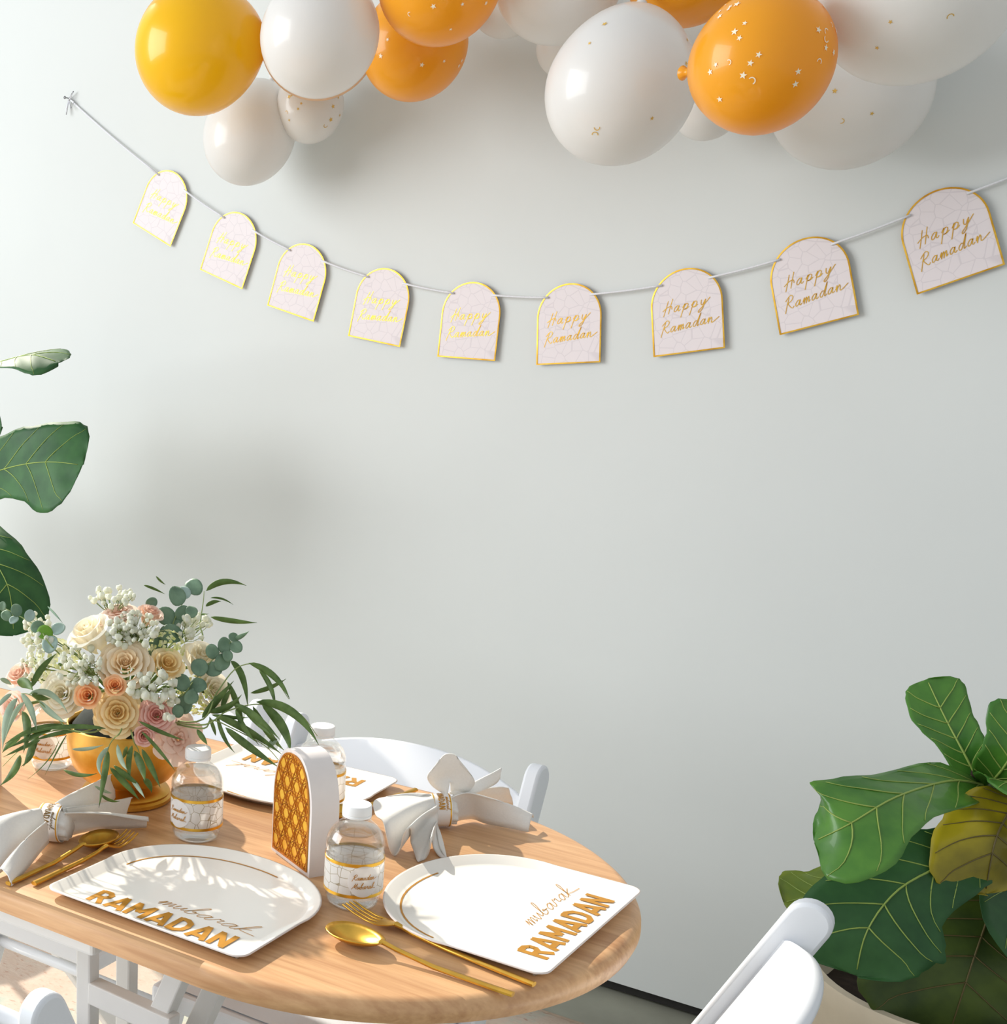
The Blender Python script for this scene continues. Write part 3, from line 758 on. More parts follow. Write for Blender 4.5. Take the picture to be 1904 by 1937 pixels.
nap = empty('napkin', T3((100, 1575, 0)) * 1.0); tag(nap, 'white linen napkin at the left beside the gold vase, gathered in a lettered ring', 'napkin', 'white linen napkins')
bpy.context.view_layer.update()
for A, B, bl in (([(72, 1530, .045), (40, 1535, .048), (0, 1545, .048), (-60, 1562, .040)], [(88, 1582, .016), (45, 1612, .010), (-5, 1655, .003), (-60, 1672, .0015)], 0.012),
                 ([(86, 1556, .040), (60, 1578, .034), (25, 1612, .022), (-4, 1650, .010)], [(92, 1594, .004), (76, 1612, .003), (50, 1645, .002), (22, 1676, .0015)], 0.010),
                 ([(104, 1520, .046), (130, 1504, .050), (175, 1482, .050), (212, 1464, .054)], [(124, 1548, .030), (160, 1540, .024), (195, 1528, .016), (218, 1514, .012)], 0.008),
                 ([(120, 1530, .044), (165, 1524, .036), (215, 1516, .026), (251, 1509, .022)], [(132, 1552, .026), (165, 1552, .016), (205, 1549, .008), (238, 1546, .002)], 0.006),
                 ([(122, 1538, .042), (160, 1538, .036), (205, 1541, .029), (245, 1548, .021), (281, 1554, .013)], [(124, 1584, .002), (150, 1576, .0015), (190, 1569, .0015), (240, 1567, .0015), (277, 1565, .002)], 0.009)):
    g = MB(); sheet(g, A, B, bulge=bl, wave=0.0015); shifted(g.build('tail', CLOTH, nap, solid=0.0014), nap)
ax1 = Vector((0.93, 0.36, 0.02)).normalized()
gather(nap, T3((100, 1556, 0.0225)), ax1, 0.0208, 0.021)
ring_thing(T3((100, 1556, 0.0225)), ax1, 0.0215, 0.026, 'ivory paper napkin ring with dark lettering on the left napkin', PI * 0.72, DARKGOLD)

# ------------------------------------------------------------------ vase
VP = atz(238, 1508, TZ); VP = Vector((VP.x, VP.y, TZ)); DV = depth(VP + Vector((0, 0, 0.12)))
vase = empty('gold_vase', VP); tag(vase, 'brushed gold footed bowl vase holding the bouquet', 'vase')
g = MB(); g.lathe([(0.030, 0.022), (0.043, 0.024), (0.056, 0.031), (0.067, 0.045), (0.0735, 0.063), (0.0755, 0.082), (0.0745, 0.098), (0.0745, 0.100), (0.0725, 0.100), (0.0725, 0.092), (0.066, 0.055), (0.040, 0.034)], 56, cap=False); g.build('bowl', GOLD, vase)
g = MB(); g.lathe([(0.054, 0.0), (0.0575, 0.002), (0.0575, 0.006), (0.0545, 0.0085), (0.0555, 0.0115), (0.0535, 0.0145), (0.047, 0.0165), (0.041, 0.020), (0.037, 0.0235), (0.036, 0.026)], 56); g.build('foot', GOLD, vase, auto=50)
FOAM = mat('dark_floral_foam', srgb(26, 36, 30), 0.9, noise=0.4, scale=60, bump=0.5)
g = MB(); g.lathe([(0.0700, 0.080), (0.068, 0.096), (0.055, 0.112), (0.03, 0.122), (0.004, 0.125)], 32); g.build('foam', FOAM, vase)

# ------------------------------------------------------------------ bouquet
DC = VP + Vector((0, 0, 0.150)); ER = Vector((0.125, 0.125, 0.115))
def dome(px, py, k=1.0):
    """front surface of the bouquet dome seen at a pixel, with its outward normal"""
    r = ray(px, py); e = ER * k
    o_ = Vector(((CAM - DC)[i] / e[i] for i in range(3))); d_ = Vector((r[i] / e[i] for i in range(3)))
    A_ = d_.dot(d_); B_ = o_.dot(d_); C_ = o_.dot(o_) - 1; D_ = B_ * B_ - A_ * C_
    t = (-B_ - math.sqrt(D_)) / A_ if D_ > 0 else -B_ / A_
    p = CAM + r * t; q = p - DC
    n_ = Vector((q[i] / (e[i] * e[i]) for i in range(3))).normalized()
    return p, n_
ROSE = {}
def rose_mats(key, c_out, c_in):
    ROSE[key] = (mat('petal_%s' % key, c_out, 0.6, noise=0.1, scale=90, col2=c_in, translucent=0.3), mat('heart_%s' % key, c_in, 0.6, noise=0.08, scale=90, translucent=0.3))
rose_mats('cream', srgb(255, 247, 230), srgb(254, 231, 192))
rose_mats('ivory', srgb(255, 251, 241), srgb(253, 244, 219))
rose_mats('yellow', srgb(255, 243, 208), srgb(253, 225, 162))
rose_mats('orange', srgb(254, 217, 176), srgb(252, 187, 124))
rose_mats('pink', srgb(252, 225, 215), srgb(244, 184, 171))
rose_mats('blush', srgb(254, 237, 223), srgb(250, 216, 196))
def petal_mesh(name, m_, a0, span, rb, rt, zb, zt, curl, droop, seed, waves=0.03, style='open'):
    rnd = random.Random(seed); NU, NV = 8, 6; rows = []
    ph = rnd.uniform(0, 6)
    for j in range(NV + 1):
        v = j / NV; row = []
        for i in range(NU + 1):
            u = -1 + 2 * i / NU
            topz = 1 - 0.30 * abs(u) ** 3
            vv = v * topz
            r_ = rb + (rt - rb) * vv ** (1.25 if style == 'ruffled' else 0.72)
            tip = max(0.0, vv - 0.68) / 0.32
            r_ += curl * tip ** 2 + 0.045 * u * v + waves * math.sin(3 * u + ph) * v
            z_ = zb + (zt - zb) * math.sin(vv * PI / 2) - droop * tip ** 2
            a = a0 + u * span / 2 * (0.35 + 0.65 * min(1, v * 1.8))
            row.append((r_ * math.cos(a), r_ * math.sin(a), z_))
        rows.append(row)
    g = MB(); g.grid(rows)
    me_o = g.build(name, m_, None, solid=None); me = me_o.data; bpy.data.objects.remove(me_o)
    return me
ROSE_MESH = {}
def rose_set(key, style):
    if (key, style) in ROSE_MESH: return ROSE_MESH[(key, style)]
    mo, mi = ROSE[key]; out = []; sd_ = 3
    if style == 'open':
        lay = [(3, 2.6, .03, .07, -.1, .34, -.02, .0, mi), (3, 2.5, .05, .15, -.1, .38, -.01, .0, mi), (4, 2.0, .10, .28, -.15, .40, .01, .0, mi), (5, 1.8, .16, .44, -.22, .38, .03, .02, mi), (6, 1.6, .22, .62, -.30, .32, .06, .04, mo), (6, 1.6, .34, .80, -.60, .22, .08, .06, mo), (6, 1.6, .40, .95, -.85, .06, .09, .08, mo)]
    elif style == 'bud':
        lay = [(3, 2.6, .03, .09, -.1, .60, -.02, .0, mi), (3, 2.4, .06, .20, -.1, .64, .0, .0, mi), (4, 2.2, .14, .38, -.3, .62, .02, .0, mi), (5, 1.9, .24, .60, -.5, .55, .05, .03, mo), (5, 1.8, .30, .86, -.7, .38, .12, .10, mo)]
    else:                                            # ruffled, wide open
        lay = [(3, 2.4, .03, .10, -.1, .24, .0, .0, mi), (4, 1.9, .05, .22, -.1, .26, .03, .0, mi), (5, 1.6, .12, .42, -.15, .24, .06, .03, mi), (6, 1.4, .18, .66, -.22, .22, .10, .06, mo), (7, 1.2, .22, .86, -.30, .12, .14, .10, mo), (7, 1.15, .25, 1.0, -.36, -.02, .16, .14, mo)]
    for li, (n, span, rb, rt, zb, zt, curl, droop, m_) in enumerate(lay):
        for k in range(n):
            sd_ += 1
            out.append(petal_mesh('petal', m_, 2 * PI * k / n + li * 0.9 + random.uniform(-.15, .15), span, rb, rt, zb, zt, curl, droop, sd_, 0.05 if style == 'ruffled' else 0.02, style))
    ROSE_MESH[(key, style)] = out
    return out
STEMG = mat('green_stem', srgb(112, 138, 78), 0.6, noise=0.2, scale=80)
def rose(px, py, dia, key, style, label, k=1.0, tilt=0.45, face=None):
    p, n_ = dome(px, py, k)
    tocam = (CAM - p).normalized(); z_ = (n_ * (1 - tilt) + tocam * tilt).normalized()
    if face: z_ = (RGT * face[0] - DWN * face[1] - FWD * face[2]).normalized()
    R_ = dia / 2 * depth(p) / F
    c = p - z_ * R_ * 0.15
    x_ = Vector((0, 0, 1)).cross(z_).normalized(); y_ = z_.cross(x_)
    sp = random.uniform(0, 6); x2 = x_ * math.cos(sp) + y_ * math.sin(sp); y2 = z_.cross(x2)
    M4 = Matrix(((x2.x * R_, y2.x * R_, z_.x * R_, c.x), (x2.y * R_, y2.y * R_, z_.y * R_, c.y), (x2.z * R_, y2.z * R_, z_.z * R_, c.z), (0, 0, 0, 1)))
    root = empty('rose', mat=M4); tag(root, label, 'rose', 'roses in the bouquet')
    for me in rose_set(key, style):
        link(bpy.data.objects.new('petal', me), root)
    inv = M4.inverted(); g = MB()
    g.tube([inv @ (c - z_ * R_ * 0.25), inv @ (c.lerp(DC, 0.55)), inv @ (VP + Vector((0, 0, 0.115)))], 0.0022 / R_, 6); g.build('stem', STEMG, root)
    return root
rose(236, 1254, 108, 'cream', 'open', 'large cream and peach rose at the centre of the bouquet', face=(-0.05, 0.55, 1))
rose(222, 1348, 96, 'yellow', 'open', 'large pale yellow rose low over the vase rim', face=(0.0, 0.12, 1))
rose(170, 1198, 96, 'ivory', 'bud', 'ivory rose turned sideways at the upper left of the bouquet', face=(-0.55, 0.85, 0.6))
rose(116, 1312, 92, 'ivory', 'open', 'ivory rose at the lower left of the bouquet', face=(-0.25, 0.2, 1))
rose(166, 1316, 56, 'orange', 'bud', 'small peach-orange rose between the ivory and the pale yellow rose', 1.10, face=(-0.15, 0.15, 1))
rose(217, 1298, 48, 'orange', 'bud', 'smallest orange rose tucked under the central cream rose', 1.10, face=(0.0, 0.45, 1))
rose(296, 1352, 72, 'pink', 'open', 'pink rose with a deep pink heart to the right of the pale yellow rose', 1.04, face=(0.0, 0.2, 1))
rose(338, 1398, 92, 'blush', 'ruffled', 'wide open blush rose hanging low at the right of the vase rim', 1.05, face=(0.2, 0.05, 1))
rose(272, 1392, 44, 'pink', 'bud', 'small pink rosebud over the vase rim', 1.10, face=(0.1, -0.05, 1))
rose(222, 1156, 80, 'blush', 'ruffled', 'blush rose at the very top of the bouquet', 1.0, face=(-0.2, 0.9, 0.5))
rose(284, 1162, 56, 'blush', 'bud', 'small blush rose behind the white filler flowers at the top', 0.95, face=(0.3, 0.8, 0.5))
rose(380, 1246, 88, 'ivory', 'bud', 'ivory rose at the right of the bouquet beside round eucalyptus leaves', 0.95, face=(0.25, 0.75, 0.7))
rose(405, 1306, 84, 'ivory', 'open', 'ivory rose at the right, lower, half covered by eucalyptus', 0.98, face=(0.5, 0.25, 0.8))
rose(38, 1278, 62, 'blush', 'bud', 'blush rose at the far left edge of the bouquet', 1.05, face=(-0.5, 0.6, 0.7))
rose(20, 1335, 60, 'blush', 'open', 'blush rose low at the far left, behind drooping leaves', 1.05, face=(-0.6, 0.2, 0.8))
rose(315, 1258, 74, 'yellow', 'bud', 'pale yellow rose behind the eucalyptus at the right of the central rose', 0.93, face=(0.25, 0.5, 0.9))

# hydrangea heads: many four-petalled florets
def floret_head(px, py, rad, col, col2, label, k=0.95, n=38):
    p, n_ = dome(px, py, k); R_ = rad * depth(p) / F; c = p - n_ * R_ * 0.5
    root = empty('hydrangea', c); tag(root, label, 'flower', 'hydrangea heads in the bouquet')
    m_ = mat('hydrangea_petal', col, 0.7, noise=0.3, scale=120, col2=col2, translucent=0.3)
    g = MB(); rnd = random.Random(int(px * 7 + py))
    for i in range(n):
        zz = 1 - 2 * (i + 0.5) / n; a = i * 2.39996; rr = math.sqrt(1 - zz * zz)
        d_ = Vector((rr * math.cos(a), rr * math.sin(a), zz)); q = d_ * R_
        x_ = d_.orthogonal().normalized(); y_ = d_.cross(x_); s_ = R_ * 0.30
        for w_ in range(4):
            b_ = w_ * PI / 2 + rnd.uniform(-.2, .2); e1 = x_ * math.cos(b_) + y_ * math.sin(b_); e2 = d_.cross(e1)
            lift = rnd.uniform(0, .3)
            g.add([q, q + e1 * s_ * .6 + e2 * s_ * .42 + d_ * s_ * lift, q + e1 * s_ + d_ * s_ * lift * .6, q + e1 * s_ * .6 - e2 * s_ * .42 + d_ * s_ * lift], [(0, 1, 2, 3)])
    tag(g.build('florets', m_, root), kind='stuff')
    g = MB(); g.tube([(0, 0, 0), (DC - c) * 0.5, VP + Vector((0, 0, 0.115)) - c], 0.002, 6); g.build('stem', STEMG, root)
floret_head(322, 1218, 34, srgb(240, 238, 200), srgb(206, 214, 120), 'pale green hydrangea head right of the central rose', 0.92)
floret_head(384, 1318, 36, srgb(236, 236, 190), srgb(196, 208, 110), 'pale lime hydrangea head low at the right of the bouquet', 0.90)
floret_head(92, 1250, 46, srgb(240, 240, 214), srgb(206, 214, 140), 'pale green hydrangea head at the left of the bouquet', 0.92)

# baby's breath sprigs
BREATH = mat('babys_breath', srgb(246, 246, 236), 0.8, noise=0.15, scale=300, col2=srgb(236, 238, 216), translucent=0.35)
TWIG = mat('fine_green_twig', srgb(140, 158, 96), 0.7, noise=0.2, scale=100)
def breath(px, py, rx, ry, n, label, k=1.06, size=1.0):
    c, n_ = dome(px, py, k); root = empty('babys_breath', c); tag(root, label, 'flower', "baby's breath sprigs in the bouquet")
    rnd = random.Random(int(px + py * 3)); g = MB(); st = MB()
    hub = (c.lerp(DC, 0.45)) - c
    hubs = [hub.lerp(Vector((0, 0, 0)), 0.6) + (RGT * rnd.uniform(-rx, rx) * .4 - DWN * rnd.uniform(-ry, ry) * .4) * depth(c) / F for _ in range(5)]
    for i in range(n):
        a = rnd.uniform(0, 2 * PI); q = math.sqrt(rnd.random())
        p_, _n = dome(px + math.cos(a) * q * rx, py + math.sin(a) * q * ry, k + rnd.uniform(-0.06, 0.10))
        p_ = p_ - c; R_ = rnd.uniform(0.0026, 0.0048) * size
        h_ = rnd.choice(hubs); st.tube([h_, (h_ + p_) / 2 + Vector((0, 0, -.002)), p_], 0.00045, 3)
        rows = []
        for j in range(5):
            th = PI * (j + 0.3) / 4.6; rows.append([(p_ + Vector((math.sin(th) * math.cos(b_ * PI / 4), math.sin(th) * math.sin(b_ * PI / 4), math.cos(th))) * R_ * rnd.uniform(0.72, 1.15)) for b_ in range(8)])
        g.grid(rows, closed=True, flip=True); b0 = len(g.v) - 40
        g.f.append(list(range(b0, b0 + 8))); g.m.append(0); g.f.append(list(range(b0 + 32, b0 + 40))[::-1]); g.m.append(0)
    for h_ in hubs: st.tube([hub, (hub + h_) / 2, h_], 0.0007, 4)
    st.tube([hub, VP + Vector((0, 0, 0.115)) - c], 0.0011, 4)
    tag(g.build('blossoms', BREATH, root), kind='stuff'); st.build('stems', TWIG, root)
breath(252, 1192, 52, 34, 80, "dense cluster of baby's breath above the central cream rose")
breath(212, 1128, 42, 20, 34, "airy baby's breath sprig at the very top of the bouquet", 1.12)
breath(152, 1262, 46, 40, 56, "baby's breath cluster left of the central rose")
breath(290, 1302, 44, 30, 36, "loose baby's breath right of the small orange rose", 1.12, 1.25)
breath(70, 1196, 30, 38, 44, "baby's breath sprig at the upper left, in front of the fig leaf", 1.10)
breath(368, 1186, 34, 26, 34, "baby's breath sprig at the upper right among eucalyptus", 1.0)
breath(320, 1335, 18, 26, 10, "few baby's breath blossoms just above the blush rose", 1.12, 1.2)
breath(60, 1260, 22, 26, 22, "small baby's breath sprig at the left above the blush rose", 1.0)
# ------------------------------------------------------------------ foliage of the bouquet
EUC = mat('eucalyptus_leaf', srgb(128, 156, 128), 0.5, noise=0.3, scale=50, col2=srgb(96, 126, 102), translucent=0.15)
EUC_PALE = mat('eucalyptus_leaf_pale', srgb(176, 200, 190), 0.5, noise=0.2, scale=50, translucent=0.2)
WIL = mat('willow_leaf', srgb(122, 150, 84), 0.42, noise=0.35, scale=60, col2=srgb(84, 112, 56), translucent=0.3)
WIL_PALE = mat('willow_leaf_underside', srgb(176, 196, 168), 0.5, noise=0.2, scale=60, translucent=0.2)
FRESH = mat('fresh_green_leaf', srgb(126, 176, 56), 0.5, noise=0.2, scale=60, translucent=0.3)
def slim_leaf(parent, q, d0, d1, m_, inv):
    x0, y0, xm, ym, x1, y1, w_ = q
    rows = []; n = 12
    for i in range(n + 1):
        t = i / n
        def bz(t): return ((1 - t) ** 2 * x0 + 2 * t * (1 - t) * xm + t * t * x1, (1 - t) ** 2 * y0 + 2 * t * (1 - t) * ym + t * t * y1)
        bx_, by_ = bz(t); cx2, cy2 = bz(min(1, t + .02)); ax_, ay_ = bz(max(0, t - .02))
        tx, ty = cx2 - ax_, cy2 - ay_; l_ = math.hypot(tx, ty) or 1; nx_, ny_ = -ty / l_, tx / l_
        hw = w_ / 2 * (math.sin(PI * min(1, t * 1.02 + 0.02) ** 0.8)) ** 0.8 if 0 < t < 1 else 0.15
        dd = d0 + (d1 - d0) * t
        c = atd(bx_, by_, dd); L_ = atd(bx_ + nx_ * hw, by_ + ny_ * hw, dd + hw / F * 0.7); R_ = atd(bx_ - nx_ * hw, by_ - ny_ * hw, dd - hw / F * 0.7)
        c = c + FWD * (hw / F * 0.6)
        rows.append([inv @ L_, inv @ c, inv @ R_])
    g = MB(); g.grid(rows); return g.build('leaf', m_, parent, solid=0.0004)
def round_leaf(parent, px, py, r_, d_, m_, inv, ang, tiltx, tilty):
    c = atd(px, py, d_); R_ = r_ * d_ / F
    z_ = (-FWD + RGT * tiltx - DWN * tilty).normalized(); x_ = (RGT * math.cos(ang) + DWN * math.sin(ang)); x_ = (x_ - z_ * x_.dot(z_)).normalized(); y_ = z_.cross(x_)
    rows = []
    for j in range(5):
        q = j / 4; row = []
        for k in range(18):
            a = 2 * PI * k / 18; ex = math.cos(a) * (1.05 if math.cos(a) > 0 else 0.95); ey = math.sin(a) * 0.86
            row.append(inv @ (c + x_ * ex * q * R_ + y_ * ey * q * R_ + z_ * (abs(ey) * q * 0.22 - 0.1 * (ex * q) ** 2) * R_))
        rows.append(row)
    g = MB(); g.grid(rows[1:], closed=True); g.f.append(list(range(18))[::-1]); g.m.append(0)
    return g.build('leaf', m_, parent, solid=0.0005)
def sprig(name, label, stem, leaves=(), rounds=(), d0=0.0, d1=0.0, mats=(None,), group=None, stem_r=0.0012, stem_mat=None):
    """stem = pixel polyline; d0, d1 = depth offsets towards (-) the camera at its start and end"""
    root = empty(name, VP + Vector((0, 0, 0.11))); tag(root, label, 'foliage', group)
    inv = Matrix.Translation(-(VP + Vector((0, 0, 0.11))))
    rnd = random.Random(len(label) * 13 + len(leaves))
    n = len(stem); pts = [VP + Vector((0, 0, 0.112))]
    for i, (x, y) in enumerate(stem): pts.append(atd(x, y, DV + d0 + (d1 - d0) * i / max(1, n - 1)))
    pts = spline(pts, 6); g = MB(); m_ = len(pts)
    g.tube([inv @ p for p in pts], [stem_r * (1 - 0.7 * i / m_) for i in range(m_)], 5); g.build('stem', stem_mat or TWIG, root)
    P2 = [(x, y) for x, y in stem]
    def off(x, y):
        b_ = min(range(n), key=lambda i: (P2[i][0] - x) ** 2 + (P2[i][1] - y) ** 2); return d0 + (d1 - d0) * b_ / max(1, n - 1)
    for q in leaves:
        mi = q[7] if len(q) > 7 else 0
        o0 = off(q[0], q[1]); slim_leaf(root, q[:7], DV + o0 + rnd.uniform(-.006, .006), DV + o0 + rnd.uniform(-.03, .02), mats[mi], inv)
    for q in rounds:
        mi = q[3] if len(q) > 3 else 0
        round_leaf(root, q[0], q[1], q[2], DV + off(q[0], q[1]) - 0.004 + rnd.uniform(-.004, .004), mats[mi], inv, rnd.uniform(0, 6), rnd.uniform(-.5, .5), rnd.uniform(-.2, .7))
    return root
GE, GW = 'eucalyptus sprigs in the bouquet', 'long-leaved willow sprays in the bouquet'
sprig('eucalyptus_sprig', 'eucalyptus sprig with round blue-green leaves rising at the upper right', [(300, 1260), (318, 1210), (335, 1160), (365, 1112)],
      rounds=[(366, 1110, 19), (334, 1128, 21), (349, 1121, 14, 1), (345, 1162, 17), (313, 1166, 21), (322, 1200, 24), (299, 1219, 20), (284, 1244, 16), (362, 1157, 14), (300, 1236, 18), (330, 1182, 15), (286, 1140, 12)],
      d0=-0.09, d1=-0.05, mats=(EUC, EUC_PALE), group=GE)
sprig('eucalyptus_sprig', 'eucalyptus sprig with round leaves lying across the right ivory roses', [(335, 1320), (365, 1290), (400, 1250), (445, 1206)],
      rounds=[(402, 1233, 15), (424, 1221, 17), (446, 1223, 14), (441, 1205, 10), (420, 1252, 18), (403, 1266, 17), (377, 1263, 19), (372, 1298, 19), (345, 1292, 18), (350, 1330, 20), (430, 1240, 12), (362, 1318, 16), (336, 1345, 13)],
      leaves=[(440, 1210, 455, 1206, 471, 1194, 9)], d0=-0.12, d1=-0.10, mats=(EUC, EUC_PALE), group=GE)
sprig('eucalyptus_sprig', 'small eucalyptus sprig with pale leaves at the upper left edge', [(110, 1235), (75, 1190), (45, 1170), (8, 1150)],
      rounds=[(5, 1147, 9), (12, 1164, 12), (31, 1155, 13), (26, 1173, 10, 1), (56, 1165, 12, 1), (72, 1186, 14), (84, 1196, 16, 2), (110, 1190, 15, 1), (95, 1218, 18, 1)],
      leaves=[(90, 1147, 103, 1160, 118, 1178, 4)], d0=-0.10, d1=-0.06, mats=(EUC, EUC_PALE, FRESH), group=GE)
sprig('willow_spray', 'thin upright spray of long leaves at the top right of the bouquet', [(372, 1230), (378, 1180), (384, 1140), (386, 1118)],
      leaves=[(390, 1118, 418, 1088, 466, 1108, 12), (389, 1147, 402, 1136, 418, 1138, 8), (398, 1131, 420, 1128, 441, 1144, 4), (398, 1167, 440, 1177, 486, 1178, 10), (372, 1161, 384, 1163, 394, 1161, 4), (295, 1090, 303, 1100, 313, 1106, 4), (272, 1107, 290, 1112, 312, 1124, 5)],
      d0=-0.04, d1=-0.03, mats=(WIL, WIL_PALE), group=GW)
sprig('willow_spray', 'long-leaved spray arching out over the right side of the bouquet', [(372, 1365), (410, 1310), (450, 1262), (500, 1262), (546, 1322)],
      leaves=[(436, 1250, 464, 1268, 468, 1337, 13), (470, 1254, 524, 1268, 548, 1323, 13), (490, 1268, 516, 1292, 521, 1342, 10), (474, 1311, 512, 1304, 541, 1284, 9), (382, 1358, 405, 1330, 442, 1288, 14), (394, 1346, 432, 1346, 457, 1314, 13), (430, 1290, 450, 1326, 464, 1392, 11), (400, 1352, 440, 1360, 470, 1357, 8), (420, 1340, 424, 1320, 440, 1300, 10)],
      d0=-0.13, d1=-0.10, mats=(WIL, WIL_PALE), group=GW)
sprig('willow_spray', 'long-leaved spray reaching right towards the lantern box', [(374, 1372), (430, 1345), (490, 1332), (560, 1345), (600, 1392)],
      leaves=[(484, 1328, 560, 1325, 603, 1410, 17), (494, 1330, 545, 1372, 549, 1424, 19), (440, 1332, 480, 1345, 530, 1400, 14), (456, 1335, 490, 1372, 515, 1392, 11), (445, 1342, 462, 1385, 482, 1402, 10), (478, 1336, 505, 1392, 538, 1420, 13), (404, 1352, 470, 1376, 534, 1428, 14), (524, 1398, 512, 1404, 506, 1418, 12, 1)],
      d0=-0.14, d1=-0.12, mats=(WIL, WIL_PALE), group=GW)
sprig('willow_spray', 'long-leaved spray drooping in front of the far plate', [(374, 1378), (400, 1362), (440, 1378), (500, 1410), (530, 1442)],
      leaves=[(426, 1376, 466, 1412, 528, 1452, 15), (410, 1350, 418, 1398, 444, 1424, 8), (372, 1380, 384, 1396, 392, 1409, 10), (396, 1356, 406, 1382, 408, 1392, 7), (430, 1362, 462, 1372, 490, 1410, 9)],
      d0=-0.14, d1=-0.13, mats=(WIL, WIL_PALE), group=GW)
sprig('willow_spray', 'pale long-leaved spray spilling over the left side of the vase', [(150, 1385), (100, 1350), (60, 1316), (40, 1312)],
      leaves=[(60, 1300, 74, 1262, 107, 1236, 13), (55, 1313, 97, 1294, 128, 1349, 12, 1), (40, 1311, 62, 1336, 69, 1384, 13, 1), (74, 1325, 94, 1352, 126, 1368, 12, 1), (33, 1320, 6, 1346, 5, 1420, 14, 1), (46, 1328, 22, 1346, 8, 1404, 10, 1), (22, 1312, 5, 1322, -12, 1346, 9, 1), (32, 1290, 50, 1288, 62, 1306, 20), (60, 1312, 76, 1322, 96, 1322, 12), (42, 1345, 60, 1372, 44, 1424, 16), (0, 1284, 14, 1288, 22, 1296, 9, 1)],
      d0=-0.13, d1=-0.12, mats=(WIL, WIL_PALE), group=GW)
sprig('willow_spray', 'dark long-leaved spray fanning left across the table behind the napkin', [(180, 1384), (120, 1380), (70, 1392), (30, 1425), (5, 1450)],
      leaves=[(126, 1372, 60, 1372, 8, 1408, 12), (200, 1378, 130, 1368, 60, 1384, 9), (150, 1381, 100, 1386, 62, 1402, 8), (72, 1382, 60, 1422, 44, 1450, 14), (76, 1400, 50, 1410, 6, 1432, 8), (38, 1428, 32, 1462, 0, 1486, 14), (62, 1400, 66, 1432, 40, 1450, 10), (126, 1390, 112, 1412, 85, 1466, 3), (112, 1400, 98, 1440, 52, 1474, 2), (40, 1392, 18, 1404, 4, 1424, 12), (100, 1378, 60, 1392, 14, 1416, 9)],
      d0=-0.14, d1=-0.11, mats=(WIL, WIL_PALE), group=GW)
sprig('willow_spray', 'long-leaved spray hanging down the front of the gold vase', [(228, 1384), (216, 1396), (206, 1412), (200, 1440)],
      leaves=[(206, 1412, 176, 1440, 192, 1468, 10, 1), (204, 1420, 200, 1452, 187, 1528, 13), (222, 1408, 226, 1442, 241, 1457, 10, 1), (208, 1452, 236, 1480, 264, 1514, 12), (215, 1448, 242, 1472, 264, 1484, 11), (120, 1456, 150, 1473, 184, 1463, 8), (136, 1417, 166, 1420, 196, 1409, 7, 1), (178, 1486, 200, 1500, 212, 1500, 6, 1), (190, 1502, 206, 1518, 226, 1516, 6)],
      d0=-0.150, d1=-0.125, mats=(WIL, WIL_PALE), group=GW)
sprig('willow_spray', 'long-leaved spray hanging over the right half of the gold vase', [(250, 1390), (254, 1405), (262, 1420), (268, 1450)],
      leaves=[(250, 1410, 238, 1440, 247, 1477, 11), (254, 1420, 270, 1450, 274, 1478, 15), (268, 1417, 286, 1450, 303, 1490, 12), (246, 1470, 262, 1490, 274, 1510, 8, 1), (271, 1474, 284, 1480, 287, 1500, 12), (262, 1364, 306, 1388, 347, 1400, 8), (268, 1384, 302, 1418, 331, 1458, 7), (240, 1412, 236, 1425, 232, 1436, 8)],
      d0=-0.150, d1=-0.125, mats=(WIL, WIL_PALE), group=GW)

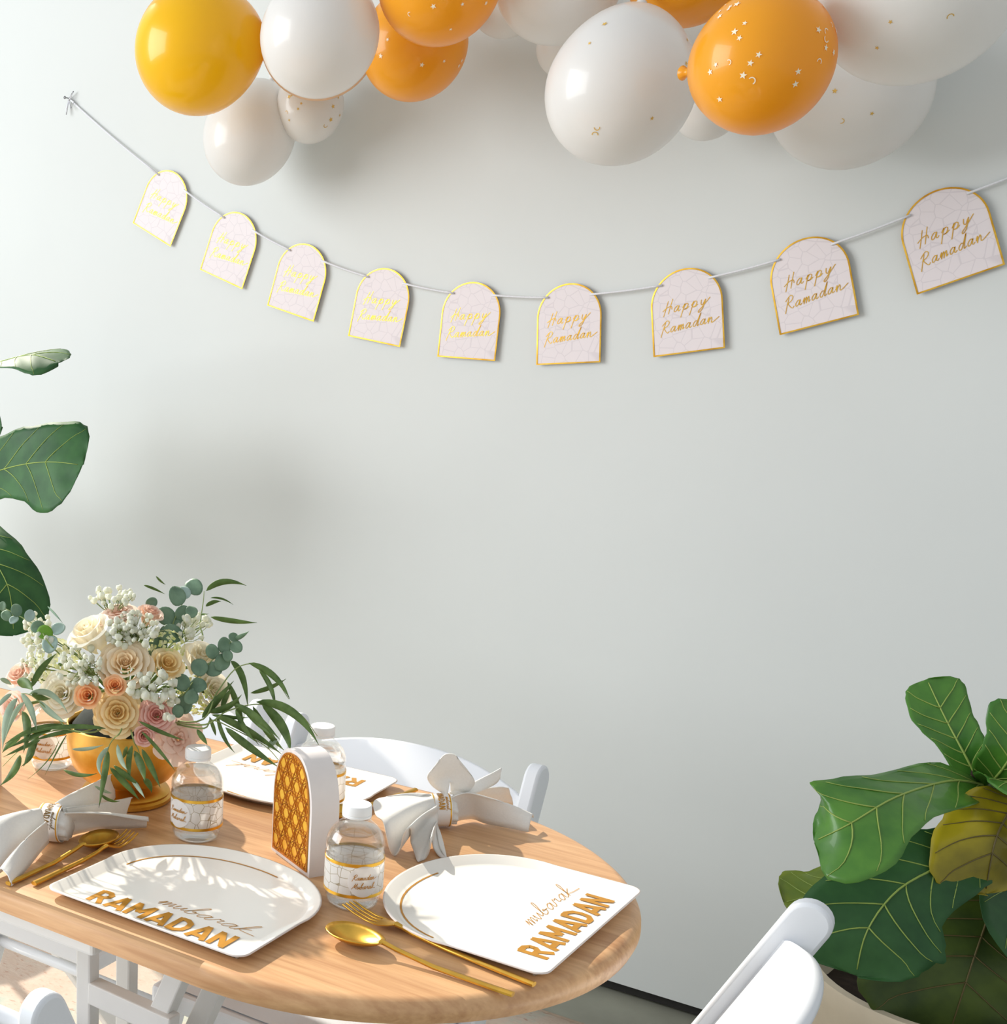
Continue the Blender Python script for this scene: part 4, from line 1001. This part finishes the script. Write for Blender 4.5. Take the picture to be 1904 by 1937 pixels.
# ------------------------------------------------------------------ balloons
BAL_W = mat('white_balloon', srgb(243, 241, 238), 0.30, noise=0.02, scale=5, coat=0.35, translucent=0.30)
BAL_Y = mat('yellow_balloon', srgb(255, 205, 12), 0.26, noise=0.04, scale=5, coat=0.35, translucent=0.28)
BAL_O = mat('orange_balloon', srgb(255, 182, 36), 0.30, noise=0.04, scale=5, coat=0.3, translucent=0.30)
BAL_P = mat('peach_balloon', srgb(248, 214, 170), 0.32, noise=0.03, scale=5, coat=0.3, translucent=0.35)
PRINT_W = mat('white_star_print', srgb(250, 240, 214), 0.5, noise=0.05, scale=80)
PRINT_G = mat('gold_print', srgb(232, 190, 96), 0.45, 0.2, noise=0.2, scale=80)
GAR = 'balloons of the garland along the top of the wall'
def balloon(px, py, rx, ry, y, m_, label, neck=(0, 0.75, 0.6), prints=None, seed=1, pm=None):
    c = aty(px, py, y); R_ = rx * depth(c) / F; R2 = ry * depth(c) / F
    k = R2 / R_
    n_ = (RGT * neck[0] - DWN * neck[1] + FWD * neck[2]).normalized()
    x_ = n_.orthogonal().normalized(); y_ = n_.cross(x_)
    ko = 1 + (k - 1) * (0.4 + abs(neck[1]) * 0.6)
    M4 = Matrix(((x_.x, y_.x, n_.x, c.x), (x_.y, y_.y, n_.y, c.y), (x_.z, y_.z, n_.z, c.z), (0, 0, 0, 1)))
    prof = []
    N_ = 30
    for j in range(N_ + 1):
        t = PI * (0.004 + 0.956 * j / N_); z_ = -math.cos(t); r_ = math.sin(t)
        z2 = z_ * (1.0 if z_ < 0 else 1.0 + 0.13 * z_ ** 2); r2 = r_ * (1 - 0.05 * max(0, z_))
        prof.append((r2 * R_, z2 * R_ * ko))
    zt = prof[-1][1]; prof += [(0.0075, zt + 0.006), (0.0055, zt + 0.012)]
    g = MB(); g.lathe(prof, 48); root = g.build('balloon', m_, None); root.matrix_world = M4; tag(root, label, 'balloon', GAR)
    g = MB(); g.lathe([(0.004, zt + 0.010), (0.0075, zt + 0.013), (0.0078, zt + 0.017), (0.004, zt + 0.020), (0.006, zt + 0.026), (0.010, zt + 0.032), (0.0095, zt + 0.033), (0.004, zt + 0.028)], 14); g.build('knot', m_, root)
    if prints:
        rnd = random.Random(seed); g = MB(); inv = M4.inverted()
        for i in range(prints):
            d_ = (-FWD * rnd.uniform(0.25, 1) + RGT * rnd.uniform(-.95, .95) - DWN * rnd.uniform(-.9, .8)).normalized()
            d_ = (inv.to_3x3() @ d_)
            # point on the surface in this direction
            best = min(range(len(prof) - 2), key=lambda j: abs(math.atan2(prof[j][1], prof[j][0]) - math.atan2(d_.z, math.hypot(d_.x, d_.y))))
            h_ = math.hypot(d_.x, d_.y) or 1; p = Vector((d_.x / h_ * prof[best][0], d_.y / h_ * prof[best][0], prof[best][1]))
            nn = Vector((p.x, p.y, p.z / (ko * ko))).normalized(); p = p + nn * 0.0006
            a_ = nn.orthogonal().normalized(); b_ = nn.cross(a_); s_ = rnd.uniform(0.0028, 0.0050); ph = rnd.uniform(0, 6)
            if i % 4 == 3:                       # small crescent
                o_ = [p + (a_ * math.cos(ph + t_) + b_ * math.sin(ph + t_)) * s_ for t_ in [k_ * 0.5 for k_ in range(8)]]
                i_ = [p + (a_ * math.cos(ph + t_) + b_ * math.sin(ph + t_)) * s_ * 0.72 for t_ in [k_ * 0.5 for k_ in range(8)]]
                g.grid([o_, i_])
            else:
                pts = [p + (a_ * math.cos(ph + k_ * PI / 5) + b_ * math.sin(ph + k_ * PI / 5)) * (s_ if k_ % 2 == 0 else s_ * 0.42) for k_ in range(10)]
                g.add(pts, [tuple(range(10))])
        tag(g.build('printed_stars', pm or PRINT_W, root, smooth=False), kind='stuff')
    return root
Yf, Ym, Yb = WALL_Y - 0.46, WALL_Y - 0.26, WALL_Y - 0.17
balloon(375, 92, 119, 122, Yf + 0.06, BAL_Y, 'bright yellow balloon at the left end of the garland', (0.9, 0.35, 0.4))
balloon(604, 66, 112, 113, Yf - 0.06, BAL_W, 'glossy white balloon right of the bright yellow one', (0.1, 0.9, 0.5))
balloon(604, 72, 112, 108, Ym, BAL_P, 'pale peach balloon peeking out behind the glossy white one', (0.2, 0.8, 0.4))
balloon(472, 252, 87, 101, Yb + 0.02, BAL_W, 'white balloon hanging below the bright yellow one', (0.35, 0.9, 0.3))
balloon(586, 198, 64, 74, Yb + 0.05, BAL_W, 'small white balloon with gold print below the glossy white one', (0.0, 0.9, 0.3), 26, 5, PRINT_G)
balloon(783, 84, 100, 102, Ym + 0.02, BAL_O, 'orange balloon with pale stars hanging lower left of centre', (0.1, 0.95, 0.2), 14, 8)
balloon(832, -38, 116, 118, Yf, BAL_O, 'orange balloon with pale stars cut by the top edge left of centre', (0.0, 0.95, 0.4), 14, 9)
balloon(958, 2, 66, 66, Yb + 0.05, BAL_W, 'small white balloon against the wall at top centre', (0.0, 0.9, 0.2))
balloon(1058, -42, 118, 118, Ym - 0.04, BAL_W, 'white balloon cut by the top edge right of centre', (0.0, 0.95, 0.3))
balloon(1076, 86, 60, 60, Yb + 0.06, BAL_W, 'small white balloon tucked behind the gold-printed white one', (0.2, 0.9, 0.1))
balloon(1173, 166, 137, 141, Yf + 0.03, BAL_W, 'big white balloon with gold print on top, hanging right of centre', (0.25, 0.9, 0.1), 9, 21, PRINT_G)
balloon(1302, -72, 116, 114, Ym - 0.02, BAL_O, 'orange balloon cut by the top edge above the gold-printed white one', (0.1, 0.95, 0.3), 10, 14)
balloon(1441, 117, 131, 121, Yf - 0.15, BAL_O, 'front orange balloon dotted with small pale stars', (-0.45, 0.25, 0.85), 30, 31)
balloon(1490, -14, 92, 88, Yb, BAL_O, 'orange balloon behind, cut by the top edge beside the largest white one', (0.0, 0.9, 0.3), 8, 3)
balloon(1738, -26, 178, 172, Yf - 0.02, BAL_W, 'largest white balloon in the top right corner', (0.0, 0.95, 0.3), 8, 44, PRINT_G)
balloon(1608, 176, 141, 136, Yb + 0.02, BAL_W, 'white balloon in the shade under the largest white one', (0.0, 0.95, 0.2), 8, 50, PRINT_G)
balloon(1338, 200, 64, 62, Yb + 0.06, BAL_W, 'small white balloon between the gold-printed white and front orange ones', (0.0, 0.9, 0.2))

# ------------------------------------------------------------------ banner
FLAGS = [(-2.01866, 0.18770, -0.46390), (-1.81886, 0.08613, -0.35715), (-1.63240, 0.01268, -0.27491), (-1.42437, -0.04289, -0.16436), (-1.21477, -0.07304, -0.04472),
         (-1.00462, -0.07673, 0.06857), (-0.78323, -0.05095, 0.15281), (-0.57346, -0.00029, 0.28438), (-0.37413, 0.07255, 0.37512)]
FW, FH = 0.12507, 0.1489
def flag_mat():
    m = label_mat('flag_card', srgb(226, 217, 219), srgb(214, 205, 208), 0.0); 
    for n in m.node_tree.nodes:
        if n.type == 'TEX_VORONOI': n.inputs['Scale'].default_value = 42; n.inputs['Randomness'].default_value = 0.8
    m.node_tree.nodes['Principled BSDF'].inputs['Roughness'].default_value = 0.6
    return m
FLAGM = flag_mat()
def flag_outline(w_, h_, off=0.0, n=26):
    hw = w_ / 2; k0 = h_ - hw; pts = [(-hw + off, off), (hw - off, off)]
    for k in range(n + 1):
        a = PI * k / n; pts.append(((hw - off) * math.cos(a), k0 + (hw - off) * math.sin(a)))
    return pts
HOLE = 0.36 * FW, 0.915 * FW * FH / (1.1 * FW)
WHICH = ['first, leftmost arch card of the Happy Ramadan banner, nearest its nail', 'second arch card from the left on the banner, below the yellow balloon', 'third arch card from the left on the banner',
         'fourth arch card from the left on the banner, still tilted clockwise', 'fifth arch card, left of the two hanging lowest on the banner', 'sixth arch card, right of the two hanging lowest on the banner',
         'third arch card from the right on the banner, tilted slightly', 'second arch card from the right on the banner', 'last arch card on the banner, at the right edge of the photo']
TXZ = Matrix(((1, 0, 0, 0), (0, 0, -1, 0), (0, 1, 0, 0), (0, 0, 0, 1)))
holes = []
proto = None
for i, (fx, fz, th) in enumerate(FLAGS):
    M4 = Matrix.Translation((fx, WALL_Y - 0.008, CZ + fz)) @ Matrix.Rotation(-th, 4, 'Y')
    if proto is None:
        root = empty('banner_card', mat=M4)
        g = MB(); g.prism(flag_outline(FW, FH), 0.0, 0.0006, M4=TXZ); g.build('card', FLAGM, root, auto=30)
        g = MB(); o1, o2 = flag_outline(FW, FH), flag_outline(FW, FH, 0.0026)
        g.grid([[TXZ @ Vector((x, y, z)) for x, y in o_] for o_, z in ((o1, 0.0), (o1, 0.0012), (o2, 0.0014), (o2, 0.0))], closed=True); g.build('gold_border', FOIL, root, auto=40)
        g = MB(); ca, sa = math.cos(math.radians(6)), math.sin(math.radians(6))
        for word, bx_, by_, wid in (('Happy', -0.040, 0.073, 0.080), ('Ramadan', -0.046, 0.0385, 0.093)):
            st, wl = text_strokes(word, SCRIPT, 0.32, 6, 0.42 if word == 'Happy' else 0.22); sc = wid / wl
            st = [[(bx_ + (x * ca - y * sa * .6) * sc, by_ + (x * sa + y * .95) * sc) for x, y in s_] for s_ in st]
            stroke_mesh(g, st, 0.0012, lambda u, v, h: TXZ @ Vector((u, v, 0.0007 + h)), 0.0003)
        g.build('script_lettering', FOIL, root, smooth=False)
        proto = root
    else:
        root = empty('banner_card', mat=M4)
        for ch in list(proto.children):
            c = ch.copy(); link(c, root)
    tag(root, WHICH[i], 'banner card', 'arch cards strung on the banner')
    for s_ in (-1, 1): holes.append(M4 @ Vector((s_ * 0.040, -0.0022, 0.1255)))
cord = empty('banner_string', holes[0]); tag(cord, 'white string carrying the arch cards across the wall', 'string')
bpy.context.view_layer.update()
g = MB()
start, end = aty(131, 187, WALL_Y - 0.004), aty(1990, 302, WALL_Y - 0.006)
segs = [(start, holes[0])] + [(holes[2 * i + 1], holes[2 * i + 2]) for i in range(8)] + [(holes[17], end)]
for a, c in segs:
    pts = [a.lerp(c, t / 8) + Vector((0, 0, -0.012 * (c - a).length * math.sin(PI * t / 8))) for t in range(9)]
    g.tube(pts, 0.0021, 6)
for i in range(9): g.tube([holes[2 * i] + Vector((0, 0.004, 0)), holes[2 * i + 1] + Vector((0, 0.004, 0))], 0.0012, 5)
shifted(g.build('cord', STRING, cord), cord)
g = MB()
for dx, dz in ((0.018, 0.014), (0.020, -0.010), (-0.004, -0.022)):
    g.tube([start, start + Vector((dx, -0.006, dz)), start + Vector((dx * 0.6, -0.008, dz - 0.014)), start + Vector((0, -0.002, -0.002))], 0.0015, 5)
shifted(g.build('bow_knot', STRING, cord), cord)
NAIL = mat('steel_nail', srgb(150, 150, 150), 0.4, 0.9, noise=0.1, scale=200)
g = MB(); g.lathe([(0.0035, 0.0), (0.0035, 0.0012), (0.0012, 0.0014), (0.0012, 0.014)], 12, M4=Matrix.Translation(start + Vector((-0.004, -0.012, 0.002))) @ Matrix.Rotation(-PI / 2, 4, 'X'))
tag(g.build('wall_pin', NAIL), 'small steel pin in the wall holding the left end of the string', 'pin')
# ------------------------------------------------------------------ fiddle-leaf figs
def leaf_mat(name, c, c2, rough=0.35, scale=18, c3=None, edge=None):
    return mat(name, c, rough, noise=0.5, scale=scale, col2=c2, bump=0.12, coat=0.2 if rough < 0.5 else 0.0, translucent=0.18)
FIG = leaf_mat('fig_leaf', srgb(92, 146, 52), srgb(60, 116, 40))
FIG_D = leaf_mat('fig_leaf_deep', srgb(60, 108, 56), srgb(40, 84, 44), 0.55)
FIG_Y = leaf_mat('fig_leaf_yellowed', srgb(190, 172, 30), srgb(120, 110, 20), 0.45, 14)
FIG_B = leaf_mat('fig_leaf_browning', srgb(92, 112, 40), srgb(52, 72, 30), 0.5, 12)
FIG_L = leaf_mat('fig_leaf_light', srgb(142, 156, 48), srgb(104, 130, 40), 0.4, 14)
VEIN = mat('fig_vein', srgb(150, 172, 84), 0.5, noise=0.1, scale=60)
VEIN_D = mat('fig_vein_dark', srgb(104, 92, 52), 0.5, noise=0.1, scale=60)
TWIG_BR = mat('fig_bark', srgb(64, 44, 36), 0.8, noise=0.4, scale=60, bump=0.4)
WPROF = [(0.0, 0.03), (0.06, 0.16), (0.18, 0.30), (0.32, 0.36), (0.45, 0.38), (0.58, 0.47), (0.72, 0.56), (0.84, 0.55), (0.91, 0.47), (0.96, 0.34), (0.985, 0.21), (1.0, 0.02)]
def wprof(t):
    for (a, x), (b_, y) in zip(WPROF[:-1], WPROF[1:]):
        if t <= b_:
            s_ = (t - a) / (b_ - a); s_ = s_ * s_ * (3 - 2 * s_); return x + (y - x) * s_
    return 0.03
def fig_leaf(parent, inv, mid, width, nrm, m_, vein=VEIN, wave=0.05, cup=0.12, seed=1, skew=0.0):
    """mid = world points along the midrib from base to tip; nrm = face normal; width in metres"""
    rnd = random.Random(seed); C = spline(mid, 10); n = 26
    def samp(t):
        x = t * (len(C) - 1); i = min(int(x), len(C) - 2); return C[i].lerp(C[i + 1], x - i)
    nrm = Vector(nrm).normalized(); m2 = 14; rows = []; ph = rnd.uniform(0, 6); ph2 = rnd.uniform(0, 6)
    def surf(t, s_):
        p = samp(t); tg = (samp(min(1, t + .02)) - samp(max(0, t - .02))).normalized()
        sd_ = tg.cross(nrm).normalized(); nn = sd_.cross(tg).normalized()
        w_ = width * wprof(t) * (1 + 0.10 * math.sin(11 * t + ph + (2 if s_ > 0 else 0)))
        lat = 0.5 + 0.5 * math.cos(2 * PI * (t * 6.0 - abs(s_) * 1.4))
        h_ = cup * w_ * s_ * s_ * (1 if abs(s_) < 1.1 else 1) + wave * width * abs(s_) ** 1.5 * math.sin(8.5 * t + ph2 + (1.6 if s_ > 0 else 0)) - 0.030 * width * lat * abs(s_) * (1 - abs(s_)) * 2.2
        return p + sd_ * s_ * w_ + nn * h_, nn
    for i in range(n + 1):
        rows.append([inv @ surf(1 - (1 - i / n) ** 1.5, -1 + 2 * j / m2)[0] for j in range(m2 + 1)])
    g = MB(); g.grid(rows); lf = g.build('leaf', m_, parent, solid=0.0008)
    v = MB()
    def vline(pts, r0, r1):
        P = []
        for t, s_ in pts:
            p, nn = surf(t, s_); P.append(inv @ (p + nn * 0.0008))
        v.tube(P, [r0 + (r1 - r0) * k / (len(P) - 1) for k in range(len(P))], 5)
    vline([(k / 20, 0) for k in range(20)], 0.0019, 0.0007)
    for k in range(6):
        t0 = 0.06 + 0.135 * k
        for s_ in (-1, 1):
            vline([(min(0.97, t0 + 0.16 * q / 8 + 0.02 * (q / 8) ** 2), s_ * 0.93 * q / 8) for q in range(9)], 0.0010, 0.0004)
    v.build('veins', vein, lf)
    return lf
def nv(r, u, b_): return RGT * r - DWN * u - FWD * b_
# --- plant at the right
YP = 1.98
rim_c = aty(1800, 1852, YP)
pot_c = Vector((rim_c.x, YP, 0)); RIMZ = rim_c.z
figR = empty('fiddle_leaf_fig', pot_c); tag(figR, 'fiddle-leaf fig with a yellowing leaf in the cream pot at the right', 'plant', 'fiddle-leaf fig plants')
inv = Matrix.Translation(-pot_c)
P = lambda x, y, dy=0.0: aty(x, y, YP + dy)
g = MB(); sp = spline([pot_c + Vector((0, 0, RIMZ - 0.06)), pot_c + Vector((0.02, 0, RIMZ + 0.03)), P(1878, 1640), P(1862, 1540), P(1854, 1470)], 8)
g.tube([inv @ p for p in sp], [0.009 - 0.004 * i / len(sp) for i in range(len(sp))], 8); g.build('trunk', TWIG_BR, figR)
g = MB()
for q in ((1846, 1476), (1860, 1462), (1840, 1462), (1852, 1452)):
    g.tube([inv @ P(1856, 1492), inv @ P(*q), inv @ P(q[0] - 2, q[1] - 12)], [0.006, 0.005, 0.001], 5)
for q in ((1838, 1508), (1868, 1516), (1846, 1522)):
    g.tube([inv @ P(1860, 1524), inv @ P(*q)], [0.004, 0.0015], 5)
g.build('buds', TWIG_BR, figR)
fig_leaf(figR, inv, [P(1850, 1478), P(1822, 1425), P(1785, 1355, .02), P(1752, 1285, .04)], 0.074, nv(-.15, .25, 1), FIG, seed=3, cup=0.10)
fig_leaf(figR, inv, [P(1862, 1486), P(1795, 1478, -.10), P(1695, 1508, -.24), P(1605, 1560, -.31), P(1540, 1592, -.31)], 0.112, nv(-.25, .75, .85), FIG, seed=6, cup=-0.03, wave=0.012)
fig_leaf(figR, inv, [P(1850, 1600, -.10), P(1797, 1629, -.16), P(1700, 1682, -.22), P(1640, 1760, -.26), P(1618, 1845, -.27)], 0.150, nv(-.35, .35, .9), FIG_D, seed=8, cup=-0.06)
fig_leaf(figR, inv, [P(1690, 1620, .10), P(1620, 1650, .08), P(1545, 1690, .05), P(1482, 1708, .03)], 0.085, nv(-.3, .9, .6), FIG_L, seed=11, cup=0.2)
fig_leaf(figR, inv, [P(1925, 1510, -.06), P(1905, 1540, -.10), P(1880, 1595, -.14), P(1862, 1690, -.15)], 0.125, nv(.1, .75, .8), FIG_Y, VEIN_D, seed=13, cup=-0.15, wave=0.08)
fig_leaf(figR, inv, [P(1890, 1660, -.02), P(1866, 1740, -.06), P(1835, 1830, -.10), P(1790, 1970, -.12)], 0.200, nv(-.05, .55, .9), FIG_B, VEIN_D, seed=17, cup=-0.05, wave=0.05)
fig_leaf(figR, inv, [P(1864, 1490), P(1895, 1455, -.02), P(1930, 1400, -.02), P(1960, 1340)], 0.085, nv(-.2, .35, .9), FIG, seed=19)
fig_leaf(figR, inv, [P(1868, 1488), P(1900, 1480, -.05), P(1960, 1490, -.10), P(2040, 1520, -.12)], 0.09, nv(.1, .85, .6), FIG, seed=20, cup=0.05)
fig_leaf(figR, inv, [P(1880, 1630), P(1850, 1640, -.02), P(1790, 1690, -.04), P(1740, 1760, -.05)], 0.170, nv(-.1, .5, .9), FIG_D, seed=23)
fig_leaf(figR, inv, [P(1880, 1600, .02), P(1930, 1640, .0), P(1990, 1720, -.05), P(2020, 1820, -.06)], 0.200, nv(.2, .5, .9), FIG_D, seed=24)
POTM = mat('cream_pot', srgb(224, 210, 186), 0.55, noise=0.06, scale=30)
SOIL = mat('dark_soil', srgb(58, 46, 38), 1.0, noise=0.5, scale=60, bump=0.8)
g = MB(); g.lathe([(0.110, 0.0), (0.120, 0.004), (0.160, RIMZ - 0.1), (0.176, RIMZ - 0.03), (0.178, RIMZ - 0.004), (0.176, RIMZ), (0.164, RIMZ), (0.161, RIMZ - 0.01), (0.155, RIMZ - 0.08), (0.10, RIMZ - 0.12)], 56)
pot = empty('plant_pot', pot_c); tag(pot, 'cream round plant pot under the right fig leaves', 'plant pot')
g.build('shell', POTM, pot, auto=60)
rows = []
rnd = random.Random(4)
for j in range(7):
    rows.append([(0.159 * (j + 0.2) / 6.2 * math.cos(2 * PI * k / 28), 0.159 * (j + 0.2) / 6.2 * math.sin(2 * PI * k / 28), RIMZ - 0.055 + rnd.uniform(-.004, .006)) for k in range(28)])
g = MB(); g.grid(rows, closed=True); g.f.append(list(range(28))[::-1]); g.m.append(0); g.build('soil', SOIL, pot)
# --- plant at the left, trunk outside the photograph
YL = 2.12
pl = aty(-170, 1500, YL); potl = Vector((pl.x, YL, 0))
figL = empty('fiddle_leaf_fig', potl); tag(figL, 'fiddle-leaf fig reaching in from the left edge, dark green leaves', 'plant', 'fiddle-leaf fig plants')
inv = Matrix.Translation(-potl)
P = lambda x, y, dy=0.0: aty(x, y, YL + dy)
g = MB(); sp = spline([potl + Vector((0, 0, 0.30)), potl + Vector((0.01, 0, 0.7)), P(-160, 1000), P(-150, 800), P(-150, 600)], 8)
g.tube([inv @ p for p in sp], [0.011 - 0.005 * i / len(sp) for i in range(len(sp))], 8); g.build('trunk', TWIG_BR, figL)
fig_leaf(figL, inv, [P(-150, 760), P(-60, 706), P(10, 682, -.02), P(62, 672, -.04), P(111, 686, -.05)], 0.120, nv(.10, .8, .75), FIG_D, seed=31, cup=-0.20, wave=0.06)
fig_leaf(figL, inv, [P(-150, 950), P(-70, 915), P(20, 884, -.03), P(90, 874, -.04), P(156, 880, -.03)], 0.178, nv(.25, .1, 1), FIG_D, seed=34, cup=-0.04, wave=0.03)
fig_leaf(figL, inv, [P(-150, 960), P(-100, 985), P(-30, 1040, -.04), P(15, 1110, -.06), P(26, 1202, -.06)], 0.165, nv(.35, .15, 1), FIG_D, seed=35, cup=-0.04, wave=0.04)
fig_leaf(figL, inv, [P(-150, 900, .05), P(-100, 860, .05), P(-45, 825, .05), P(3, 806, .05)], 0.09, nv(.1, .3, 1), FIG_D, seed=37)
fig_leaf(figL, inv, [P(-150, 1000), P(-190, 980), P(-250, 960), P(-320, 990)], 0.17, nv(-.1, .4, 1), FIG_D, seed=38)
potL = empty('plant_pot', potl); tag(potL, 'cream plant pot of the left fig, outside the left edge of the photo', 'plant pot')
g = MB(); g.lathe([(0.110, 0.0), (0.120, 0.004), (0.160, 0.27), (0.170, 0.34), (0.170, 0.35), (0.158, 0.35), (0.152, 0.28), (0.10, 0.26)], 48); g.build('shell', POTM, potL, auto=60)
g = MB(); g.grid(rows, closed=True); g.f.append(list(range(28))[::-1]); g.m.append(0); so = g.build('soil', SOIL, potL); so.location.z = 0.30 - (RIMZ - 0.055)
